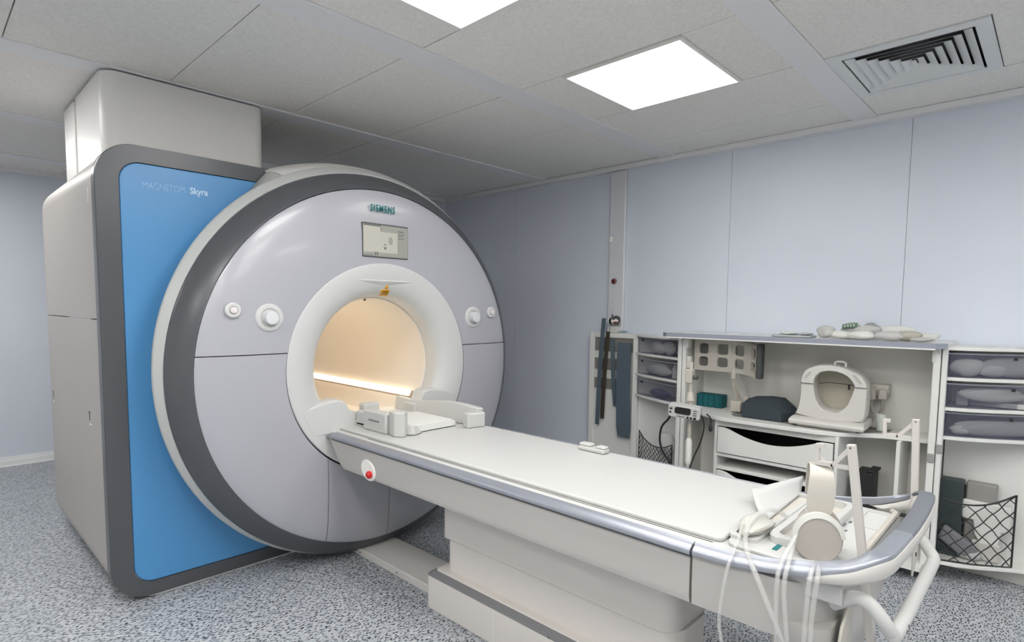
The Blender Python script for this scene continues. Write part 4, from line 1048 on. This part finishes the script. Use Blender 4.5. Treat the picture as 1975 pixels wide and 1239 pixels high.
inbin('packet','pale clear bag bulging above the left net','bag',(3.56,1.93,.30),(.05,.075,.085),44,clear('bag_clear',(.75,.76,.74),.5,.3),.12)

# ---- vital signs monitor on its stand
st=thing('monitor_stand','slim white rolling pole stand in front of the left cabinet post','stand',(3.04,1.50,0))
px,py=3.04,1.50
obj('pole',cyl(B(),(px,py,.05),(px,py,1.02),.011,14),CREAM,st)
obj('grip',lathe(B(),[(.011,.43),(.019,.45),(.019,.565),(.011,.585)],(px,py),axis='z',n=20),WHT,st)
obj('collar',lathe(B(),[(.011,.79),(.024,.80),(.018,.84),(.011,.85)],(px,py),axis='z',n=20),CREAM,st)
obj('top_clamp',bx(B(),px-.02,px+.02,py-.015,py+.03,.90,.98),CREAM,st,bevel=.005); obj('clamp_jaw',bx(B(),px-.015,px+.015,py+.0,py+.024,.985,1.05),CREAM,st,bevel=.004)
obj('clamp_knob',cyl(B(),(px-.01,py-.02,.935),(px-.01,py-.045,.935),.012,12),DKGREY,st)
obj('hub',lathe(B(),[(0,.04),(.03,.04),(.03,.075),(.012,.09),(0,.09)],(px,py),axis='z',n=20),DKGREY,st)
for k in range(5):
    a=2*pi*k/5; e=(px+.20*cos(a),py+.20*sin(a))
    obj('leg',tube(B(),[(px,py,.065),(*e,.055)],[.016,.011],8),DKGREY,st)
    obj('castor',cyl(B(),(e[0]-.008,e[1],.025),(e[0]+.008,e[1],.025),.025,14),BLACK,st)
mo=thing('patient_monitor','grey and white patient monitor with a black display on the pole','monitor',(2.99,1.50,.70))
# body is a rounded box whose front faces the camera side, tilted to the table
fx=Vector((-.87,-.35,-.10)).normalized(); rx=Vector((.30,-.95,-.085)).normalized(); ux=rx.cross(fx)*-1
if ux.z<0: ux=-ux
mc=Vector((2.985,1.505,.745))
def mpt(u,v,d): return mc+rx*u+ux*v+fx*d
bm=B(); ol=rrect(-.088,.088,-.036,.034,[.02,.014,.014,.014],4)
loft(bm,[[mpt(u*.94,v*.9,.030) for u,v in ol],[mpt(u,v,.024) for u,v in ol],[mpt(u,v,-.03) for u,v in ol],[mpt(u*.95+.01,v*.9,-.055) for u,v in ol]])
obj('housing',bm,mat('monitor_grey',(.56,.57,.55),.4),mo)
def mpatch(name,u0,u1,v0,v1,m,r=.003,d=.0305,h=.0022):
    bm=B(); l=rrect(u0,u1,v0,v1,min(r,(u1-u0)/2.01,(v1-v0)/2.01),4)
    loft(bm,[[mpt(u,v,d-.004) for u,v in l],[mpt(u,v,d+h) for u,v in l]]); return obj(name,bm,m,mo)
mpatch('display',-.052,.036,-.012,.027,BLACK,.012)
for k in range(3): mpatch('button',.048,.068,.016-.013*k,.020-.013*k,DKGREY,.0015)
for u,v,r in ((-.072,.014,.008),(-.074,-.008,.006),(.022,-.026,.0065),(.040,-.026,.0065),(.060,-.026,.0085)): mpatch('button',u-r,u+r,v-r*.8,v+r*.8,BLACK,r*.8)
mpatch('button',-.076,-.066,.016,.022,SCRG,.002,.032)
mpatch('caption',-.035,.004,-.027,-.0235,DKGREY,.001)
obj('mount',bx(B(),3.015,3.045,1.485,1.515,.695,.712),BLACK,mo,bevel=.003)
tag(obj('monitor_cable',tube(B(),[mpt(-.075,-.034,0),(2.965,1.592,.69),(2.965,1.632,.64),(2.965,1.642,.56),(2.97,1.62,.49),(2.99,1.575,.42),(3.0,1.535,.36),(3.0,1.52,.22),(3.02,1.58,.012)],.0065,8,sub=6),BLACK),'thick black cable looping left below the monitor','cable')
tag(obj('monitor_cable',tube(B(),[mpt(.080,.0,.0),(3.03,1.412,.70),(3.03,1.41,.64),(3.03,1.43,.56),(3.03,1.455,.50),(3.02,1.475,.43),(3.0,1.48,.36),(2.98,1.45,.2),(2.95,1.40,.012)],.0045,8,sub=6),BLACK),'thin black cable hanging right below the monitor','cable')
pr=thing('finger_probe','small black probe hanging from the right end of the monitor','probe',(3.07,1.385,.66))
obj('probe_lead',tube(B(),[(3.05,1.405,.735),(3.06,1.385,.71),(3.062,1.385,.675)],.004,8,sub=4),BLACK,pr)
obj('probe_clip',lump((3.062,1.384,.655),(.012,.012,.022),50,.1,2),BLACK,pr)
